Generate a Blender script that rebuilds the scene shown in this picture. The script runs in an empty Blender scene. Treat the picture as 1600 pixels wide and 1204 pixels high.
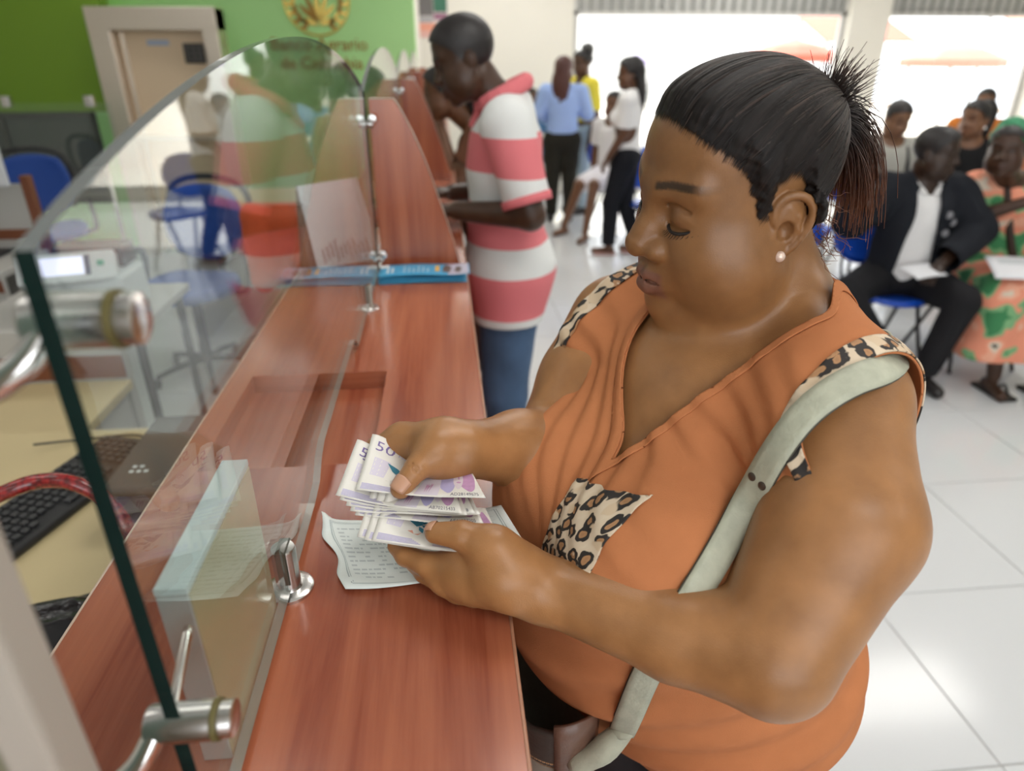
import bpy, bmesh, math, random
import numpy as np
from mathutils import Vector, Matrix

# ------------------------------------------------------------------ camera, sky, sun, large lights, exposure
SC = bpy.context.scene
COL = SC.collection
random.seed(7)
RNG = np.random.default_rng(11)

CAM_H = 1.62
cam_data = bpy.data.cameras.new('camera')
cam_data.sensor_width = 36.0
cam_data.lens = 36.0 * 1060.0 / 1600.0
cam_data.clip_start = 0.02
cam_data.clip_end = 200
cam_data.dof.use_dof = True
cam_data.dof.focus_distance = 0.70
cam_data.dof.aperture_fstop = 3.4
cam = bpy.data.objects.new('camera', cam_data)
COL.objects.link(cam)
cam.location = (0, 0, CAM_H)
cam.rotation_euler = (math.radians(90 - 26.0), 0, math.radians(-5.5))
SC.camera = cam

SC.view_settings.view_transform = 'Standard'
SC.view_settings.look = 'None'
SC.view_settings.gamma = 1.0
SC.view_settings.use_curve_mapping = False
SC.view_settings.exposure = 0.0

world = bpy.data.worlds.new('sky')
SC.world = world
world.use_nodes = True
_bg = world.node_tree.nodes['Background']
_bg.inputs['Color'].default_value = (0.93, 0.96, 1.0, 1)
_bg.inputs['Strength'].default_value = 3.2

_sun = bpy.data.lights.new('sun', 'SUN')
_sun.energy = 11.0
_sun.angle = math.radians(0.6)
_sun.color = (1.0, 0.9, 0.76)
sun = bpy.data.objects.new('sun', _sun)
COL.objects.link(sun)
# the sun stands behind the far windows, a little to the right
sun.rotation_euler = Vector((0.30, 1.0, 0.80)).to_track_quat('Z', 'Y').to_euler()

def area_lamp(name, loc, sx, sy, power, color=(1, 0.97, 0.92), rot=(0, 0, 0)):
    d = bpy.data.lights.new(name, 'AREA')
    d.shape = 'RECTANGLE'
    d.size = sx
    d.size_y = sy
    d.energy = power
    d.color = color
    o = bpy.data.objects.new(name, d)
    COL.objects.link(o)
    o.location = loc
    o.rotation_euler = rot
    return o

CEIL = 3.0
LAMP_SPOTS = [(x, y) for y in (-0.9, 1.3, 3.5, 5.7, 7.9) for x in (-2.2, 0.7, 3.4)]
for _x, _y in LAMP_SPOTS:
    area_lamp('ceiling_lamp_light', (_x, _y, CEIL - 0.075), 1.15, 0.55, 3.5 if _x < 0 else 10.5)
# added area light in an unseen window opening behind the photographer
area_lamp('window_light', (0.4, -2.75, 1.9), 3.2, 1.7, 14.0, (0.95, 0.98, 1.0), (math.radians(90), 0, 0))
# ------------------------------------------------------------------ helpers
def V3(*a):
    return np.array(a, float)

_CX = V3(math.cos(math.radians(5.5)), -math.sin(math.radians(5.5)), 0)
_CF0 = V3(math.sin(math.radians(5.5)), math.cos(math.radians(5.5)), 0)
_s, _c = math.sin(math.radians(26)), math.cos(math.radians(26))
_CF = _CF0 * _c - V3(0, 0, 1) * _s
_CU = _CF0 * _s + V3(0, 0, 1) * _c

def P(u, v, d):
    """measured point: photograph pixel and distance along the lens axis, in metres of the room"""
    return V3(0, 0, CAM_H) + d * (_CF + _CX * (u - 800) / 1060 - _CU * (v - 602) / 1060)

def onz(u, v, z):
    r = _CF + _CX * (u - 800) / 1060 - _CU * (v - 602) / 1060
    return V3(0, 0, CAM_H) + r * (z - CAM_H) / r[2]

def tag(o, label=None, cat=None, group=None, kind=None):
    if label: o['label'] = label
    if cat: o['category'] = cat
    if group: o['group'] = group
    if kind: o['kind'] = kind
    return o

def empty(name, loc=(0, 0, 0), label=None, cat=None, group=None, rz=0):
    o = bpy.data.objects.new(name, None)
    COL.objects.link(o)
    o.location = loc
    o.rotation_euler = (0, 0, rz)
    o.empty_display_size = 0.1
    return tag(o, label, cat, group)

def adopt(o, parent):
    """parent o keeping its world placement (o's data is in world coordinates, parents are only moved and turned)"""
    if parent is not None:
        o.parent = parent
        m = Matrix.Identity(4)
        p = parent
        while p is not None:
            m = (Matrix.Translation(p.location) @ p.rotation_euler.to_matrix().to_4x4()) @ m if p.parent is None else m
            p = p.parent
        root = parent
        while root.parent is not None:
            root = root.parent
        if parent is root:
            o.matrix_parent_inverse = m.inverted()
    return o

def nodes_of(m):
    m.use_nodes = True
    nt = m.node_tree
    return nt, nt.nodes, nt.links, nt.nodes['Principled BSDF']

def mat(name, col, rough=0.5, metal=0.0, spec=0.5, noise=0.0, nscale=20.0, bump=0.0, bscale=200.0, emit=None, estr=1.0, coat=0.0, stretch=None):
    m = bpy.data.materials.new(name)
    nt, N, L, B = nodes_of(m)
    B.inputs['Base Color'].default_value = (*col, 1)
    B.inputs['Roughness'].default_value = rough
    B.inputs['Metallic'].default_value = metal
    B.inputs['Specular IOR Level'].default_value = spec
    B.inputs['Coat Weight'].default_value = coat
    if emit:
        B.inputs['Emission Color'].default_value = (*emit, 1)
        B.inputs['Emission Strength'].default_value = estr
    if noise or bump:
        tc = N.new('ShaderNodeTexCoord')
        mp = N.new('ShaderNodeMapping')
        L.new(tc.outputs['Object'], mp.inputs['Vector'])
        if stretch: mp.inputs['Scale'].default_value = stretch
    if noise:
        n = N.new('ShaderNodeTexNoise')
        n.inputs['Scale'].default_value = nscale
        n.inputs['Detail'].default_value = 5
        L.new(mp.outputs[0], n.inputs['Vector'])
        r = N.new('ShaderNodeMix')
        r.data_type = 'RGBA'
        r.inputs[6].default_value = tuple(c * (1 - noise) for c in col) + (1,)
        r.inputs[7].default_value = tuple(min(1, c * (1 + noise)) for c in col) + (1,)
        L.new(n.outputs[0], r.inputs[0])
        L.new(r.outputs[2], B.inputs['Base Color'])
    if bump:
        n2 = N.new('ShaderNodeTexNoise')
        n2.inputs['Scale'].default_value = bscale
        n2.inputs['Detail'].default_value = 3
        L.new(mp.outputs[0], n2.inputs['Vector'])
        b = N.new('ShaderNodeBump')
        b.inputs['Strength'].default_value = bump
        b.inputs['Distance'].default_value = 0.002
        L.new(n2.outputs[0], b.inputs['Height'])
        L.new(b.outputs[0], B.inputs['Normal'])
    return m

def ramp(N, stops, interp='LINEAR'):
    r = N.new('ShaderNodeValToRGB')
    r.color_ramp.interpolation = interp
    e = r.color_ramp.elements
    while len(e) < len(stops): e.new(0.5)
    for el, (p, c) in zip(e, stops):
        el.position = p
        el.color = (*c, 1)
    return r

def mesh_np(name, V, F, m=None, parent=None, smooth=True, attr=None, uv=None):
    """one mesh object from numpy arrays in world coordinates; F is (n,3) or (n,4) or a list of such arrays"""
    if not isinstance(F, list): F = [F]
    F = [f for f in F if len(f)]
    me = bpy.data.meshes.new(name)
    V = np.asarray(V, np.float32)
    me.vertices.add(len(V))
    me.vertices.foreach_set('co', V.ravel())
    nl = sum(f.size for f in F)
    npoly = sum(len(f) for f in F)
    me.loops.add(nl)
    me.polygons.add(npoly)
    me.loops.foreach_set('vertex_index', np.concatenate([f.ravel() for f in F]).astype(np.int32))
    tot = np.concatenate([np.full(len(f), f.shape[1], np.int32) for f in F])
    st = np.concatenate([[0], np.cumsum(tot)[:-1]]).astype(np.int32)
    me.polygons.foreach_set('loop_start', st)
    me.polygons.foreach_set('loop_total', tot)
    me.update(calc_edges=True)
    me.polygons.foreach_set('use_smooth', np.full(npoly, bool(smooth)))
    if attr:
        for k, a in attr.items():
            a = np.asarray(a, np.float32)
            if a.ndim == 2 and a.shape[1] == 3 and k != 'flow':
                at = me.attributes.new(k, 'FLOAT_COLOR', 'POINT')
                at.data.foreach_set('color', np.concatenate([a, np.ones((len(a), 1), np.float32)], 1).ravel())
            elif a.ndim == 2:
                at = me.attributes.new(k, 'FLOAT_VECTOR', 'POINT')
                at.data.foreach_set('vector', a.ravel())
            else:
                at = me.attributes.new(k, 'FLOAT', 'POINT')
                at.data.foreach_set('value', a)
    me.validate()
    o = bpy.data.objects.new(name, me)
    COL.objects.link(o)
    if m: me.materials.append(m)
    return adopt(o, parent)

def bm_obj(name, bm, m=None, parent=None, smooth=False, kind=None):
    me = bpy.data.meshes.new(name)
    bmesh.ops.recalc_face_normals(bm, faces=bm.faces[:])
    bm.to_mesh(me)
    bm.free()
    if smooth:
        for p in me.polygons: p.use_smooth = True
    if m:
        for mm in (m if isinstance(m, (list, tuple)) else [m]): me.materials.append(mm)
    o = bpy.data.objects.new(name, me)
    COL.objects.link(o)
    if kind: o['kind'] = kind
    return adopt(o, parent)

def bx(bm, lo, hi, bev=0.0, M=None, mi=0):
    lo, hi = Vector(lo), Vector(hi)
    r = bmesh.ops.create_cube(bm, size=1.0)
    vs = r['verts']
    bmesh.ops.scale(bm, vec=hi - lo, verts=vs)
    bmesh.ops.translate(bm, vec=(lo + hi) / 2, verts=vs)
    fs = {f for v in vs for f in v.link_faces}
    if bev:
        es = list({e for v in vs for e in v.link_edges})
        rb = bmesh.ops.bevel(bm, geom=es, offset=bev, segments=2, profile=0.5, affect='EDGES')
        vs = list({v for f in rb['faces'] for v in f.verts} | {v for v in vs if v.is_valid})
        fs = {f for v in vs for f in v.link_faces}
    for f in fs: f.material_index = mi
    if M is not None: bmesh.ops.transform(bm, matrix=M, verts=vs)
    return bm

def box(name, lo, hi, m, parent=None, bev=0.003, kind=None):
    return bm_obj(name, bx(bmesh.new(), lo, hi, bev), m, parent, kind=kind)

def tube_arrays(pts, rad, n=10, cap=True, closed=False):
    pts = np.asarray(pts, float)
    k = len(pts)
    rad = np.broadcast_to(np.asarray(rad, float), (k,))
    t = np.gradient(pts, axis=0)
    t /= np.linalg.norm(t, axis=1)[:, None] + 1e-12
    a = V3(0, 0, 1) if abs(t[0][2]) < 0.9 else V3(1, 0, 0)
    nrm = np.cross(t[0], a); nrm /= np.linalg.norm(nrm)
    rings = []
    th = np.arange(n) * 2 * np.pi / n
    for i in range(k):
        nrm = nrm - t[i] * (nrm @ t[i]); nrm /= np.linalg.norm(nrm) + 1e-12
        b = np.cross(t[i], nrm)
        rings.append(pts[i] + rad[i] * (np.cos(th)[:, None] * nrm + np.sin(th)[:, None] * b))
    V = np.concatenate(rings)
    i = np.arange(k - 1)[:, None] * n; j = np.arange(n)[None]
    q = np.stack([i + j, i + (j + 1) % n, i + n + (j + 1) % n, i + n + j], -1).reshape(-1, 4)
    F = [q]
    if cap:
        V = np.concatenate([V, pts[:1], pts[-1:]])
        c0, c1 = len(V) - 2, len(V) - 1
        jj = np.arange(n)
        F.append(np.concatenate([np.stack([np.full(n, c0), (jj + 1) % n, jj], 1), np.stack([np.full(n, c1), (k - 1) * n + jj, (k - 1) * n + (jj + 1) % n], 1)]))
    return V, F

def join_arrays(parts):
    Vs, Fs, o = [], [], 0
    for v, f in parts:
        Vs.append(v)
        for ff in (f if isinstance(f, list) else [f]): Fs.append(ff + o)
        o += len(v)
    return np.concatenate(Vs), Fs

def tube(name, pts, rad, m, parent=None, n=10, cap=True):
    V, F = tube_arrays(pts, rad, n, cap)
    return mesh_np(name, V, F, m, parent)

def spline(ctrl, n=40):
    """Catmull-Rom through the control points"""
    c = np.asarray(ctrl, float)
    c = np.concatenate([2 * c[:1] - c[1:2], c, 2 * c[-1:] - c[-2:-1]])
    out = []
    seg = len(c) - 3
    for t in np.linspace(0, seg - 1e-9, n):
        i = int(t); x = t - i
        p0, p1, p2, p3 = c[i:i + 4]
        out.append(0.5 * (2 * p1 + (p2 - p0) * x + (2 * p0 - 5 * p1 + 4 * p2 - p3) * x * x + (3 * p1 - p0 - 3 * p2 + p3) * x ** 3))
    return np.array(out)

def lathe(name, c, axis, prof, m, parent=None, n=28):
    """turned part: prof = [(radius, distance along axis)]"""
    axis = np.asarray(axis, float); axis = axis / np.linalg.norm(axis)
    a = V3(0, 0, 1) if abs(axis[2]) < 0.9 else V3(1, 0, 0)
    e1 = np.cross(axis, a); e1 /= np.linalg.norm(e1); e2 = np.cross(axis, e1)
    th = np.arange(n) * 2 * np.pi / n
    V = np.concatenate([np.asarray(c) + axis * h + r * (np.cos(th)[:, None] * e1 + np.sin(th)[:, None] * e2) for r, h in prof])
    k = len(prof)
    i = np.arange(k - 1)[:, None] * n; j = np.arange(n)[None]
    q = np.stack([i + j, i + (j + 1) % n, i + n + (j + 1) % n, i + n + j], -1).reshape(-1, 4)
    o = mesh_np(name, V, [q, np.arange(n)[::-1][None], (np.arange(n) + (k - 1) * n)[None]], m, parent, smooth=True)
    md = o.modifiers.new('edge', 'EDGE_SPLIT'); md.split_angle = math.radians(35)
    return o

def prism(name, poly, z0, z1, m, parent=None, fn=None, bev=0.0):
    """extruded outline; fn maps (a, b, h) to a world point"""
    bm = bmesh.new()
    fn = fn or (lambda a, b, h: (a, b, h))
    lo = [bm.verts.new(fn(a, b, z0)) for a, b in poly]
    hi = [bm.verts.new(fn(a, b, z1)) for a, b in poly]
    bm.faces.new(lo); bm.faces.new(hi)
    n = len(poly)
    for i in range(n): bm.faces.new((lo[i], lo[(i + 1) % n], hi[(i + 1) % n], hi[i]))
    if bev:
        bmesh.ops.bevel(bm, geom=bm.edges[:], offset=bev, segments=2, affect='EDGES')
    return bm_obj(name, bm, m, parent)

# ---- smooth bodies: blended round limbs, meshed as one continuous skin
class Body:
    def __init__(self): self.ops = []
    def copy(self):
        b = Body(); b.ops = list(self.ops); return b
    def rc(self, a, b, ra, rb, k=0.02, sub=False):
        a, b = np.asarray(a, float), np.asarray(b, float)
        r = max(ra, rb)
        self.ops.append(('rc', (a, b, ra, rb), np.minimum(a, b) - r, np.maximum(a, b) + r, k, sub)); return self
    def chain(self, pts, rads, k=0.01):
        for i in range(len(pts) - 1): self.rc(pts[i], pts[i + 1], rads[i], rads[i + 1], k if i == 0 else min(k, 0.004))
        return self
    def ell(self, c, r, R=None, k=0.02, sub=False):
        c, r = np.asarray(c, float), np.asarray(r, float)
        m = r.max() if R is not None else r
        self.ops.append(('ell', (c, r, R), c - m, c + m, k, sub)); return self
    def field(self, xs, ys, zs):
        res = xs[1] - xs[0]
        d = np.full((len(xs), len(ys), len(zs)), 0.5, np.float32)
        for kind, pr, lo, hi, k, sub in self.ops:
            mg = k + 4 * res
            sl = []
            for ax, a, b in zip((xs, ys, zs), lo - mg, hi + mg):
                i0, i1 = np.searchsorted(ax, a), np.searchsorted(ax, b)
                sl.append(slice(max(i0, 0), min(i1 + 1, len(ax))))
            if any(s.start >= s.stop for s in sl): continue
            x = xs[sl[0]][:, None, None].astype(np.float32); y = ys[sl[1]][None, :, None].astype(np.float32); z = zs[sl[2]][None, None, :].astype(np.float32)
            if kind == 'rc':
                a, b, ra, rb = pr
                ba = b - a; L2 = ba @ ba + 1e-12
                px, py, pz = x - a[0], y - a[1], z - a[2]
                h = np.clip((px * ba[0] + py * ba[1] + pz * ba[2]) / L2, 0, 1)
                e = np.sqrt((px - h * ba[0]) ** 2 + (py - h * ba[1]) ** 2 + (pz - h * ba[2]) ** 2) - (ra + (rb - ra) * h)
            else:
                c, r, R = pr
                px, py, pz = x - c[0], y - c[1], z - c[2]
                if R is not None:
                    px, py, pz = (px * R[0, i] + py * R[1, i] + pz * R[2, i] for i in range(3))
                qx, qy, qz = px / r[0], py / r[1], pz / r[2]
                k0 = np.sqrt(qx * qx + qy * qy + qz * qz)
                k1 = np.sqrt((qx / r[0]) ** 2 + (qy / r[1]) ** 2 + (qz / r[2]) ** 2) + 1e-9
                e = k0 * (k0 - 1) / k1
                e = np.where(k0 < 0.02, -r.min(), e)
            s = d[tuple(sl)]
            if sub:
                e = -e
                hh = np.maximum(k - np.abs(s - e), 0) / k
                d[tuple(sl)] = np.maximum(s, e) + hh * hh * k / 4
            else:
                hh = np.maximum(k - np.abs(s - e), 0) / k
                d[tuple(sl)] = np.minimum(s, e) - hh * hh * k / 4
        return d
    def bounds(self, pad=0.02):
        lo = np.min([o[2] for o in self.ops if not o[5]], 0) - pad
        hi = np.max([o[3] for o in self.ops if not o[5]], 0) + pad
        return lo, hi
    def mesh(self, res, lo=None, hi=None, post=None):
        l0, h0 = self.bounds(0.03)
        lo = l0 if lo is None else np.maximum(lo, l0)
        hi = h0 if hi is None else np.minimum(hi, h0)
        ax = [np.arange(l, h + res, res) for l, h in zip(lo, hi)]
        d = self.field(*ax)
        if post is not None: d = post(d, ax)
        return surface_nets(d, ax)

def surface_nets(d, ax):
    res = ax[0][1] - ax[0][0]
    s = d < 0
    cnt = np.zeros(tuple(n - 1 for n in d.shape), np.int8)
    for i in (0, 1):
        for j in (0, 1):
            for k in (0, 1):
                cnt += s[i:d.shape[0] - 1 + i, j:d.shape[1] - 1 + j, k:d.shape[2] - 1 + k]
    I, J, K = np.nonzero((cnt > 0) & (cnt < 8))
    idx = np.full(cnt.shape, -1, np.int32)
    idx[I, J, K] = np.arange(len(I))
    cor = {(i, j, k): d[I + i, J + j, K + k] for i in (0, 1) for j in (0, 1) for k in (0, 1)}
    acc = np.zeros((len(I), 3)); n = np.zeros(len(I))
    for a in range(3):
        for p in (0, 1):
            for q in (0, 1):
                c0 = [0, 0, 0]; c1 = [0, 0, 0]
                o = [x for x in range(3) if x != a]
                c0[o[0]] = c1[o[0]] = p; c0[o[1]] = c1[o[1]] = q; c1[a] = 1
                f0, f1 = cor[tuple(c0)], cor[tuple(c1)]
                hit = (f0 < 0) != (f1 < 0)
                t = np.where(hit, f0 / np.where(hit, f0 - f1, 1), 0)
                e = np.array(c0, float)[None].repeat(len(I), 0); e[:, a] = t
                acc += e * hit[:, None]; n += hit
    V = acc / n[:, None] + np.stack([I, J, K], 1)
    V = V * res + np.array([ax[0][0], ax[1][0], ax[2][0]])
    F = []
    sx = s[:-1] != s[1:]
    i, j, k = np.nonzero(sx[:, 1:-1, 1:-1]); j = j + 1; k = k + 1
    q = np.stack([idx[i, j - 1, k - 1], idx[i, j, k - 1], idx[i, j, k], idx[i, j - 1, k]], 1)
    fl = s[i, j, k]; q[~fl] = q[~fl][:, ::-1]; F.append(q)
    sy = s[:, :-1] != s[:, 1:]
    i, j, k = np.nonzero(sy[1:-1, :, 1:-1]); i = i + 1; k = k + 1
    q = np.stack([idx[i - 1, j, k - 1], idx[i - 1, j, k], idx[i, j, k], idx[i, j, k - 1]], 1)
    fl = s[i, j, k]; q[~fl] = q[~fl][:, ::-1]; F.append(q)
    sz = s[:, :, :-1] != s[:, :, 1:]
    i, j, k = np.nonzero(sz[1:-1, 1:-1, :]); i = i + 1; j = j + 1
    q = np.stack([idx[i - 1, j - 1, k], idx[i, j - 1, k], idx[i, j, k], idx[i - 1, j, k]], 1)
    fl = s[i, j, k]; q[~fl] = q[~fl][:, ::-1]; F.append(q)
    return V, np.concatenate(F)

def clip(V, F, g, attrs=None):
    """keep the part of a mesh where the vertex values g are positive, cutting faces along g = 0"""
    if F.shape[1] == 4: T = np.concatenate([F[:, [0, 1, 2]], F[:, [0, 2, 3]]])
    else: T = F
    ins = g > 0
    c = ins[T].sum(1)
    out = [T[c == 3]]
    new, nid = [], {}
    edges = []
    t1 = T[c == 1]; t2 = T[c == 2]
    def rot(t, want):
        m = ins[t] == want
        k = m.argmax(1)
        return np.stack([t[np.arange(len(t)), (k + x) % 3] for x in range(3)], 1)
    t1 = rot(t1, True); t2 = rot(t2, False)
    E = np.concatenate([t1[:, [0, 1]], t1[:, [0, 2]], t2[:, [0, 1]], t2[:, [0, 2]]])
    Es = np.sort(E, 1)
    if len(Es):
        U, inv = np.unique(Es, axis=0, return_inverse=True)
        inv = inv.ravel()
        ga, gb = g[U[:, 0]], g[U[:, 1]]
        t = (ga / (ga - gb))[:, None]
        NV = V[U[:, 0]] * (1 - t) + V[U[:, 1]] * t
        b = len(V)
        n1, n2 = len(t1), len(t2)
        e0 = inv[:n1] + b; e1 = inv[n1:2 * n1] + b; e2 = inv[2 * n1:2 * n1 + n2] + b; e3 = inv[2 * n1 + n2:] + b
        out.append(np.stack([t1[:, 0], e0, e1], 1))
        out.append(np.stack([e2, t2[:, 1], t2[:, 2]], 1))
        out.append(np.stack([e2, t2[:, 2], e3], 1))
        V = np.concatenate([V, NV])
        if attrs is not None:
            attrs = {k: np.concatenate([a, a[U[:, 0]] * (1 - (t if a.ndim == 2 else t[:, 0])) + a[U[:, 1]] * (t if a.ndim == 2 else t[:, 0])]) for k, a in attrs.items()}
    T = np.concatenate(out)
    used = np.unique(T)
    mp = np.full(len(V), -1); mp[used] = np.arange(len(used))
    V = V[used]; T = mp[T]
    if attrs is not None: return V, T, {k: a[used] for k, a in attrs.items()}
    return V, T

def thicken(o, t, off=1.0):
    md = o.modifiers.new('thickness', 'SOLIDIFY'); md.thickness = t; md.offset = off; md.use_rim = True
    return o

def vnoise(p, seed=0, freq=1.0):
    """cheap smooth noise for folds and ragged edges"""
    r = np.random.default_rng(seed)
    out = 0
    for i in range(5):
        k = r.normal(size=3); k *= freq * (0.7 + 0.6 * r.random()) / np.linalg.norm(k)
        out = out + np.sin(p @ k * 6.283 + r.random() * 6.283)
    return out / 5

def sstep(a, b, x):
    t = np.clip((x - a) / (b - a), 0, 1)
    return t * t * (3 - 2 * t)

def body_points(B, Q):
    """distance of the points Q to a body (any shape of array)"""
    d = np.full(len(Q), .5)
    for kind, pr, lo, hi, k, sub in B.ops:
        if kind == 'rc':
            a, b, ra, rb = pr; ba = b - a
            h = np.clip(((Q - a) @ ba) / (ba @ ba + 1e-12), 0, 1)
            e = np.linalg.norm(Q - a - h[:, None] * ba, axis=1) - (ra + (rb - ra) * h)
        else:
            c, r, R = pr; q = Q - c
            if R is not None: q = q @ R
            k0 = np.linalg.norm(q / r, axis=1); k1 = np.linalg.norm(q / r / r, axis=1) + 1e-9
            e = k0 * (k0 - 1) / k1
        if sub:
            e = -e; hh = np.maximum(k - np.abs(d - e), 0) / k; d = np.maximum(d, e) + hh * hh * k / 4
        else:
            hh = np.maximum(k - np.abs(d - e), 0) / k; d = np.minimum(d, e) - hh * hh * k / 4
    return d
def snap(B, Q, off):
    """move points onto the surface of a body, off metres above it"""
    Q = np.array(Q, float)
    for _ in range(25):
        d = body_points(B, Q); e = 1e-3
        g = np.stack([(body_points(B, Q + V3(*(e if i == j else 0 for j in range(3)))) - d) / e for i in range(3)], 1)
        g /= np.linalg.norm(g, axis=1)[:, None] + 1e-9
        Q = Q - g * (d - off)[:, None]
    return Q, g
# ------------------------------------------------------------------ room shell
WALL_W = mat('wall_cream', (.80, .77, .70), .8, noise=.03, nscale=3)
CEIL_M = mat('ceiling_white', (.82, .82, .80), .9)

def floor_mat(name, col, rough):
    m = mat(name, col, rough, noise=.035, nscale=1.7, spec=.5)
    return m
TILE = floor_mat('porcelain_tile', (.66, .68, .69), .14)
GROUT = mat('grout', (.42, .42, .41), .9)

XL, XR, YB, YF = -4.6, 7.6, 9.0, -2.9
fl = box('floor', (XL - .1, YF - .1, -.08), (XR + .1, YB + .1, -.003), GROUT, bev=0, kind='structure')
# porcelain tiles, each its own piece, where the photograph shows the floor; joints line up with the counter
TS = .60
TX0, TY0 = 1.345 - TS * 12, 1.603 - TS * 8
_bm = bmesh.new(); bx(_bm, (0, 0, -.012), (TS - .005, TS - .005, 0), .0012)
_tm = bpy.data.meshes.new('tile'); _bm.to_mesh(_tm); _bm.free(); _tm.materials.append(TILE)
far = bmesh.new()
near_tiles = 0
for iy in range(0, 21):
    for ix in range(0, 24):
        x, y = TX0 + ix * TS, TY0 + iy * TS
        if x < XL or x + TS > XR + .2 or y + TS > YB + .1: continue
        if x > -.7 and y > .3 and y < 8.6 and x < 1.2 + y * 1.0 and near_tiles < 290:
            o = bpy.data.objects.new('tile', _tm); COL.objects.link(o)
            o.location = (x, y, 0.0005 * random.random()); o.parent = fl
            near_tiles += 1
        else:
            bx(far, (x, y, -.012), (x + TS - .005, y + TS - .005, 0))
tag(bm_obj('tile_field', far, TILE, fl), kind='stuff')

box('ceiling', (XL - .1, YF - .1, CEIL), (XR + .1, YB + .1, CEIL + .12), CEIL_M, bev=0, kind='structure')
LAMP_GLOW = mat('lamp_diffuser', (.9, .9, .9), .5, emit=(1, .97, .92), estr=3.0)
LAMP_DIM = mat('lamp_diffuser_dim', (.9, .9, .9), .5, emit=(1, .97, .92), estr=1.0)
LAMP_FRAME = mat('lamp_frame', (.8, .8, .8), .5)
for i, (x, y) in enumerate(LAMP_SPOTS):
    e = empty('ceiling_light', (x, y, CEIL), ('white ceiling panel lamp above ' + ('the tellers side' if x < 0 else 'the counter' if x < 2 else 'the waiting seats')), 'ceiling light', 'ceiling panel lamps')
    bm = bmesh.new()
    for a, b in (((x - .64, y - .34), (x + .64, y - .30)), ((x - .64, y + .30), (x + .64, y + .34)), ((x - .64, y - .30), (x - .60, y + .30)), ((x + .60, y - .30), (x + .64, y + .30))):
        bx(bm, (*a, CEIL - .05), (*b, CEIL))
    bm_obj('frame', bm, LAMP_FRAME, e)
    tag(e, ['nearest', 'second', 'third', 'fourth', 'farthest'][i // 3] + ' white ceiling panel lamp above ' + ('the tellers side' if x < 0 else 'the counter' if x < 2 else 'the waiting seats'))
    box('diffuser', (x - .60, y - .30, CEIL - .04), (x + .60, y + .30, CEIL - .02), LAMP_GLOW if x > 0 else LAMP_DIM, e, 0)

# walls
box('wall_left', (XL - .12, YF - .1, 0), (XL, YB + .1, CEIL), WALL_W, bev=0, kind='structure')
box('wall_right', (XR, YF - .1, 0), (XR + .12, YB + .1, CEIL), WALL_W, bev=0, kind='structure')
for nm, a, b in (('wall_front', (XL, YF - .12, 0), (-1.4, YF, CEIL)), ('wall_front', (2.2, YF - .12, 0), (XR, YF, CEIL)),
                 ('wall_front', (-1.4, YF - .12, 0), (2.2, YF, 1.0)), ('wall_front', (-1.4, YF - .12, 2.7), (2.2, YF, CEIL))):
    box(nm, a, b, WALL_W, bev=0, kind='structure')
WX0 = 1.60       # where the street windows begin
box('wall_back', (-.30, YB, 0), (WX0, YB + .14, CEIL), WALL_W, bev=0, kind='structure')
box('wall_back', (WX0, YB, 2.62), (XR, YB + .14, CEIL), WALL_W, bev=0, kind='structure')
box('wall_back', (WX0, YB, 0), (XR, YB + .14, .10), WALL_W, bev=0, kind='structure')
box('wall_pillar', (5.00, YB - .08, 0), (5.50, YB + .2, CEIL), WALL_W, bev=.004, kind='structure')

WIN_FRAME = mat('window_frame_grey', (.55, .54, .52), .5)
GRILLE = mat('grille_paint', (.22, .23, .22), .6)
def clear_glass(name, tint=(.96, .985, .97), refl=1.0, ior=1.5):
    m = bpy.data.materials.new(name); m.use_nodes = True
    nt = m.node_tree; N, L = nt.nodes, nt.links
    for n in list(N): N.remove(n)
    out = N.new('ShaderNodeOutputMaterial'); mx = N.new('ShaderNodeMixShader'); t = N.new('ShaderNodeBsdfTransparent'); g = N.new('ShaderNodeBsdfGlossy')
    lw = N.new('ShaderNodeLayerWeight'); lw.inputs['Blend'].default_value = .5
    pw = N.new('ShaderNodeMath'); pw.operation = 'POWER'; pw.inputs[1].default_value = 5.8
    ma = N.new('ShaderNodeMath'); ma.operation = 'MULTIPLY_ADD'
    f0 = ((ior - 1) / (ior + 1)) ** 2
    ma.inputs[1].default_value = 1 - f0; ma.inputs[2].default_value = f0
    t.inputs['Color'].default_value = (*tint, 1); g.inputs['Roughness'].default_value = 0.0; g.inputs['Color'].default_value = (refl, refl, refl, 1)
    L.new(lw.outputs['Facing'], pw.inputs[0]); L.new(pw.outputs[0], ma.inputs[0]); L.new(ma.outputs[0], mx.inputs[0])
    L.new(t.outputs[0], mx.inputs[1]); L.new(g.outputs[0], mx.inputs[2]); L.new(mx.outputs[0], out.inputs[0])
    return m
WIN_GLASS = clear_glass('window_glass', (.97, .98, .98))
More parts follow.
